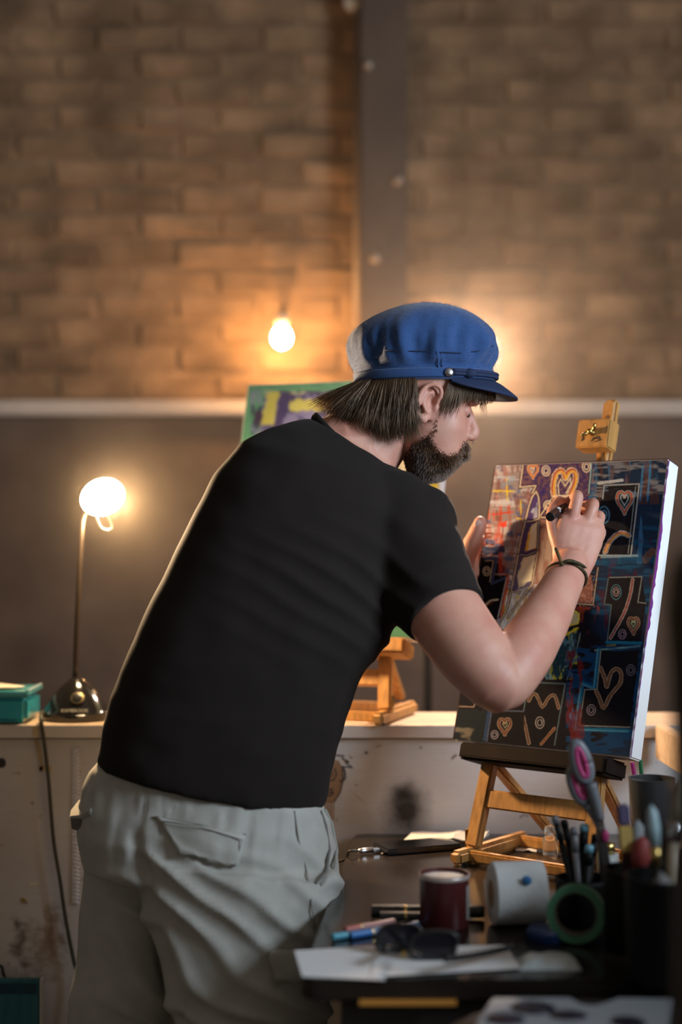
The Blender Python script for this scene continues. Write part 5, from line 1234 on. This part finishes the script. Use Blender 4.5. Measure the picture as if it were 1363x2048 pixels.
# scissors
sc_ = thing('scissors', 'scissors with grey handles and pink grips standing in the pen pot', 'scissors', potA + Vector((.01, 0, .02)))
sy = YA - .012
def loopring(c, w_, h_, ang, r, m, name, parent, d=.0, n=26):
    pts = []
    for i in range(n):
        t = 2 * PI * i / n; x, z = math.cos(t) * w_, math.sin(t) * h_ * (1 + .12 * math.sin(t)); pts.append(P(c[0] + x * math.cos(ang) - z * math.sin(ang), c[1] - (x * math.sin(ang) + z * math.cos(ang)), sy + d))
    return MB().tube(pts + pts[:1], r, 10).build(name, m, parent, smooth=True)
grey_h = mat('grey_plastic', (.16, .17, .19), .4); pink = mat('pink_grip', (.42, .035, .15), .5)
piv = (1196, 1632)
for (c_, w_, h_, an, dd_, stem) in (((1163, 1528), 13, 38, .28, -.004, [(1180, 1568), (1190, 1600), (1200, 1640)]), ((1158, 1575), 12, 34, .38, .004, [(1175, 1608), (1190, 1632), (1203, 1662)])):
    h_o = loopring(c_, w_, h_, an, .0068, grey_h, 'handle', sc_, dd_)
    loopring(c_, w_ - 5.5, h_ - 8, an, .0040, pink, 'grip', h_o, dd_ - .004)
    MB().tube(spline([P(x, y, sy + dd_) for x, y in stem], 10), [.0085, .0085, .008, .0078, .0075, .007, .007, .0065, .006, .005], 10).build('shank', grey_h, sc_, smooth=True)
for dd_, (x, y) in ((-.002, (1222, 1800)), (.002, (1212, 1805))):
    MB().bar(P(1198, 1640, sy + dd_), P(x, y, sy + dd_), .011, .0018, (1, 0, .3)).build('blade', M['steel'], sc_, bevel=.0004)
MB().lathe([(.004, -.006), (.004, .006)], P(1203, 1660, sy), (0, 1, 0), 12).build('pivot', M['steel'], sc_)
MB().ell(P(1210, 1672, sy - .006), (.005, .003, .009), n=10, m=7).build('pink_inset', pink, sc_, smooth=True)
# brushes
def brush(pot_c, tip, base_px, r, label, hm, bm_, flen=.04, fr=None):
    a = pot_c + Vector((0, 0, .012)); d = (tip - a).normalized(); L = (tip - a).length; fr = fr or r * 1.5
    t = thing('paint_brush', label, 'brush', a, 'pens and brushes in the pots')
    MB().lathe([(r * .5, 0), (r, L * .5), (r * .9, L - flen - .024)], a, d, 12).build('handle', hm, t, smooth=True)
    MB().lathe([(r, L - flen - .0238), (r * 1.25, L - flen)], a, d, 14).build('ferrule', M['steel'] if hm is not bk else M['brass'], t, smooth=True)
    MB().lathe([(r * 1.2, L - flen + .0002), (fr, L - flen * .55), (fr * .75, L - flen * .15), (r * .15, L)], a, d, 14).build('bristles', bm_, t, smooth=True)
    return t
YB_ = potB.y
# flat brush with violet-stained tip and yellow bristle
fb = thing('paint_brush', 'flat brush with yellow bristles and violet tip in the dark pot', 'brush', potB + Vector((0, 0, .012)), 'pens and brushes in the pots')
MB().bar(potB + Vector((-.006, 0, .012)), P(1252, 1702, YB_), .012, .007, (1, 0, 0)).build('handle', mat('dark_handle', (.05, .02, .015), .4), fb, bevel=.002)
MB().bar(P(1252, 1704, YB_), P(1248, 1652, YB_), .017, .009, (1, 0, 0)).build('bristles', mat('yellow_bristle', (.62, .42, .12), .7, var=.4, vscale=60, stretch=(8, 8, 1)), fb, bevel=.002)
MB().bar(P(1248, 1651, YB_), P(1245, 1608, YB_), .016, .009, (1, 0, 0)).build('stained_tip', mat('violet_tip', (.09, .07, .14), .6), fb, bevel=.003)
brush(potB, P(1275, 1640, YB_ + .01), None, .005, 'round brush with grey bristles next to the violet-tipped brush', bk, mat('grey_bristle', (.22, .24, .25), .7), .045, .010)
brush(potB, P(1285, 1672, YB_ - .012), None, .006, 'brush with dark red paint on its head in dark pot', mat('dark_handle2', (.04, .02, .02), .4), mat('red_bristle', (.24, .035, .03), .6), .05, .013)
brush(potC, P(1302, 1610, potC.y), None, .005, 'slender brush with pale blue curved tip before the black cup', bk, mat('pale_blue_bristle', (.30, .42, .45), .5), .05, .008)
brush(potC, P(1322, 1745, potC.y - .02), None, .008, 'thick brush with grey bristles at the right desk corner', bk, mat('dirty_bristle', (.17, .165, .165), .8), .09, .017)
brush(potC, P(1352, 1560, potC.y + .02), None, .006, 'long pale wooden handle leaning right beside the black cup', mat('pale_handle', (.40, .33, .24), .45), mat('pale_handle_tip', (.40, .33, .24), .45), .05, .006)
# tall dark cup behind, with pencils
cu = D(1302, 1800); ct = thing('tall_cup', 'tall translucent dark grey cup behind the brushes', 'cup', cu)
hC = P(1302, 1556, cu.y).z - DZ
o = MB().lathe([(.022, 0), (.024, .004), (.033, hC - .004), (.0335, hC), (.031, hC), (.022, .008), (.001, .007)], cu + Vector((0, 0, .0004)), n=32).build('body', mat('smoky_plastic', (.05, .05, .052), .25), ct, smooth=True); auto(o)
MB().lathe([(.0295, hC - .012), (.0295, hC - .010), (.001, hC - .0098)], cu, n=28).build('contents', bk, ct)
for (x0, y0, x1, y1, col, lab, yy) in ((1263, 1524, 1290, 1640, (.28, .02, .15), 'magenta pencil standing behind the tall dark cup', 2.36), (1278, 1518, 1286, 1640, (.01, .13, .06), 'green pencil standing behind the tall dark cup', 2.36)):
    pass
pq = D(1290, 1735); pt = thing('pencil_jar', 'dark pencil jar mostly hidden behind the tall dark cup', 'jar', pq)
o = MB().lathe([(.020, 0), (.021, .002), (.021, .075), (.019, .075), (.018, .006), (.001, .005)], pq + Vector((0, 0, .0004)), n=24).build('body', darkpot, pt, smooth=True)
MB().lathe([(.0215, .070), (.0215, .0755)], pq, n=24, cap=False).build('rim', darkpot, pt)
for (px_, py_, col, lab) in ((1263, 1524, (.32, .02, .17), 'magenta pencil standing in jar behind the tall dark cup'), (1279, 1516, (.012, .15, .07), 'green pencil standing in jar behind the tall dark cup')):
    tip = P(px_, py_, pq.y); a = pq + Vector((.006, 0, .012)); d = (tip - a).normalized(); L = (tip - a).length
    t = thing('colour_pencil', lab, 'pencil', a, 'pencils in the hidden jar'); mm = mat('pencil_' + lab[:5], col, .35)
    MB().lathe([(.0036, 0), (.0036, L - .002)], a, d, 6).build('barrel', mm, t); MB().lathe([(.0034, L - .0018), (.0025, L)], a, d, 6).build('end', mm, t)
# white tube with red line behind the scissors, and gold caps
wt = D(1215, 1830); w_t = thing('paint_tube', 'white paint tube with red stripe standing behind the pen pot', 'tube', wt)
hW = P(1215, 1707, wt.y).z - DZ
MB().lathe([(.014, 0), (.015, .002), (.015, hW * .62)], wt + Vector((0, 0, .0004)), n=24).build('body', mat('tube_white', (.46, .49, .47), .45), w_t, smooth=True)
MB().lathe([(.0152, hW * .63), (.0152, hW * .68)], wt, n=24).build('red_stripe', mat('tube_red', (.30, .02, .04), .45), w_t)
MB().lathe([(.0148, hW * .685), (.0148, hW)], wt, n=24).build('shoulder', mat('tube_white2', (.46, .49, .47), .45), w_t, smooth=True)
MB().lathe([(.010, hW + .0002), (.010, hW + .014), (.008, hW + .015)], wt, n=18).build('cap', gold, w_t, smooth=True)
bb = D(1250, 1740); ab = thing('amber_bottle', 'small amber bottle glinting orange behind the flat brush', 'bottle', bb)
MB().lathe([(.012, 0), (.013, .002), (.013, .026), (.006, .032), (.006, .036)], bb + Vector((0, 0, .0004)), n=22).build('body', mat('amber', (.45, .16, .02), .12, coat=.5), ab, smooth=True)
MB().lathe([(.0075, .0362), (.0075, .046)], bb, n=18).build('cap', bk, ab)
# ochre box at the right edge of the desk
ob = D(1362, 1790); obx = thing('tin_box', 'dark olive tin box with gold catch at the right edge', 'box', ob)
MB().box(ob + Vector((.02, .0, .031)), (.11, .06, .062)).build('body', mat('olive_tin', (.035, .026, .008), .4), obx, bevel=.003)
MB().box(ob + Vector((.02, .0, .0685)), (.114, .064, .012)).build('lid', mat('brown_lid', (.10, .065, .05), .4), obx, bevel=.003)
MB().box(ob + Vector((-.003, -.034, .062)), (.012, .005, .016)).build('catch', M['brass'], obx, bevel=.0015)

# ------------------------------------------------------------------ nearest things
# low stool with painted white palette sheet at the lower right
sz = .735
stl = thing('stool', 'dark round stool near the camera at lower right', 'stool', (.29, 1.57, 0))
MB().lathe([(.19, -.03), (.20, -.025), (.20, -.003), (.195, 0), (.001, 0)], (.29, 1.57, sz), n=40).build('seat', dbody, stl, smooth=False)
for k in range(4):
    an = PI / 4 + k * PI / 2; MB().tube([(.29 + .13 * math.cos(an), 1.57 + .13 * math.sin(an), sz - .032), (.29 + .15 * math.cos(an), 1.57 + .15 * math.sin(an), .001)], .014, 12).build('leg', dbody, stl, smooth=True)
def S(px, py): return D(px, py, sz + .002)
pal = thing('palette', 'white paint palette sheet with dark paint puddles at the lower right', 'palette', S(1150, 2060))
outl_ = [(985, 2000), (1140, 2000), (1160, 2012), (1185, 2016), (1210, 2010), (1235, 2000), (1345, 2002), (1330, 2090), (940, 2090), (955, 2045)]
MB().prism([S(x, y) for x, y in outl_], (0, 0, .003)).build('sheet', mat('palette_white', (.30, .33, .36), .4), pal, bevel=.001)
pdm = mat('paint_puddle', (.015, .015, .03), .3)
for (x, y, rx, ry) in ((1065, 2021, .026, .016), (1010, 2044, .022, .014), (1135, 2036, .022, .012), (1255, 2050, .02, .014)):
    c_ = S(x, y) + Vector((0, 0, .0034)); MB().ell(c_, (rx, ry * 1.6, .0012), n=20, m=5).build('paint_puddle', pdm, pal, smooth=True)
# dark drape hanging at the right edge, close to the camera
dp = thing('hanging_coat', 'dark brown cloth hanging out of focus at the right picture edge', 'coat', (.40, 1.22, 0))
dm = mat('dark_brown_cloth', (.030, .020, .013), .9, bump=.2, bscale=200)
def dsec(x0, z, hd): return ((x0 + .11, 1.22, z), (.11, 0, 0), (0, hd, 0), 2.2)
cz_ = lambda py: CZ - (py - HZ) / F * 1.22
xs = lambda px: (px - 681.5) / F * 1.22
MB().loft([dsec(xs(1352), cz_(1100), .03), dsec(xs(1334), cz_(1150), .05), dsec(xs(1328), cz_(1230), .06), dsec(xs(1337), cz_(1330), .06), dsec(xs(1343), cz_(1450), .06), dsec(xs(1346), cz_(1600), .06), dsec(xs(1354), cz_(1760), .065), dsec(xs(1350), cz_(2000), .07), dsec(xs(1345), .30, .08)], 26).build('cloth', dm, dp, smooth=True)
MB().tube([(xs(1352) + .13, 1.22, .001), (xs(1352) + .13, 1.22, cz_(1000))], .014, 12).build('stand_pole', M['black'], dp, smooth=True)
MB().lathe([(.14, .0005), (.14, .012), (.03, .02)], (xs(1352) + .13, 1.22, 0), n=28).build('stand_base', M['black'], dp)
# unseen block added right of the picture to keep daylight off the desk corner
blocker = thing('daylight_blocker', 'tall dark block added beyond the right picture edge against daylight', 'daylight_blocker', (1.25, 1.38, 0))
MB().box((1.25, 1.38, .625), (.5, .66, 1.24)).build('body', dbody, blocker, bevel=.004)
for y_ in (1.215, 1.545):
    d_ = MB().box((.993, y_, .63), (.014, .322, 1.18)).build('door', dbody, blocker, bevel=.003)
    MB().tube([(.975, y_ + (.12 if y_ < 1.4 else -.12), .62), (.975, y_ + (.12 if y_ < 1.4 else -.12), .74)], .006, 8).build('handle', M['steel'], d_, smooth=True)
# woolly nap on the cap
fz = MB(); rnd = random.Random(21); cme = cap.data; cv_ = co(cme) + np.array(ploc); cn_ = nrm(cme)
top_ = np.nonzero(cv_[:, 2] > P(0, 745, HY).z)[0]
for i in np.random.choice(top_, 7000):
    p = Vector(cv_[i]) + Vector((rnd.uniform(-.003, .003), rnd.uniform(-.003, .003), rnd.uniform(-.001, .001))); nn = Vector(cn_[i])
    d = (nn + Vector((rnd.uniform(-.7, .7), rnd.uniform(-.7, .7), rnd.uniform(-.7, .7)))).normalized(); L = rnd.uniform(.0012, .0030)
    fz.tube([p - nn * .0012, p + d * L * .5, p + (d + nn * .3).normalized() * L], [.00013, .00011, .00005], 3)
nap = mat('cap_nap', (.03, .08, .22), .8); nt = nap.node_tree; tl = nt.nodes.new('ShaderNodeBsdfTranslucent'); tl.inputs[0].default_value = (.62, .60, .68, 1)
mxs = nt.nodes.new('ShaderNodeMixShader'); mxs.inputs[0].default_value = .5; nt.links.new(nt.nodes['Principled BSDF'].outputs[0], mxs.inputs[1]); nt.links.new(tl.outputs[0], mxs.inputs[2]); nt.links.new(mxs.outputs[0], nt.nodes['Material Output'].inputs[0])
fz.build('nap', nap, cap, kind='stuff')
print('objects', len(bpy.data.objects), 'bricks', nb)

# ------------------------------------------------------------------ thin haze added to put a glow around the lamps
hz = bpy.data.materials.new('glow_haze'); hz.use_nodes = True; nt = hz.node_tree; nt.nodes.remove(nt.nodes['Principled BSDF'])
vs = nt.nodes.new('ShaderNodeVolumeScatter'); vs.inputs['Color'].default_value = (1, .84, .66, 1); vs.inputs['Density'].default_value = 0.030; vs.inputs['Anisotropy'].default_value = 0.65
nt.links.new(vs.outputs[0], nt.nodes['Material Output'].inputs['Volume'])
MB().box(((XL + XR) / 2, 3.33, ZC / 2), (XR - XL - .01, 1.60, ZC - .01)).build('glow_haze', hz, loc=(0, 3.33, 0), label='thin added haze giving the lamps a glow before the brick wall', cat='haze', kind='stuff')
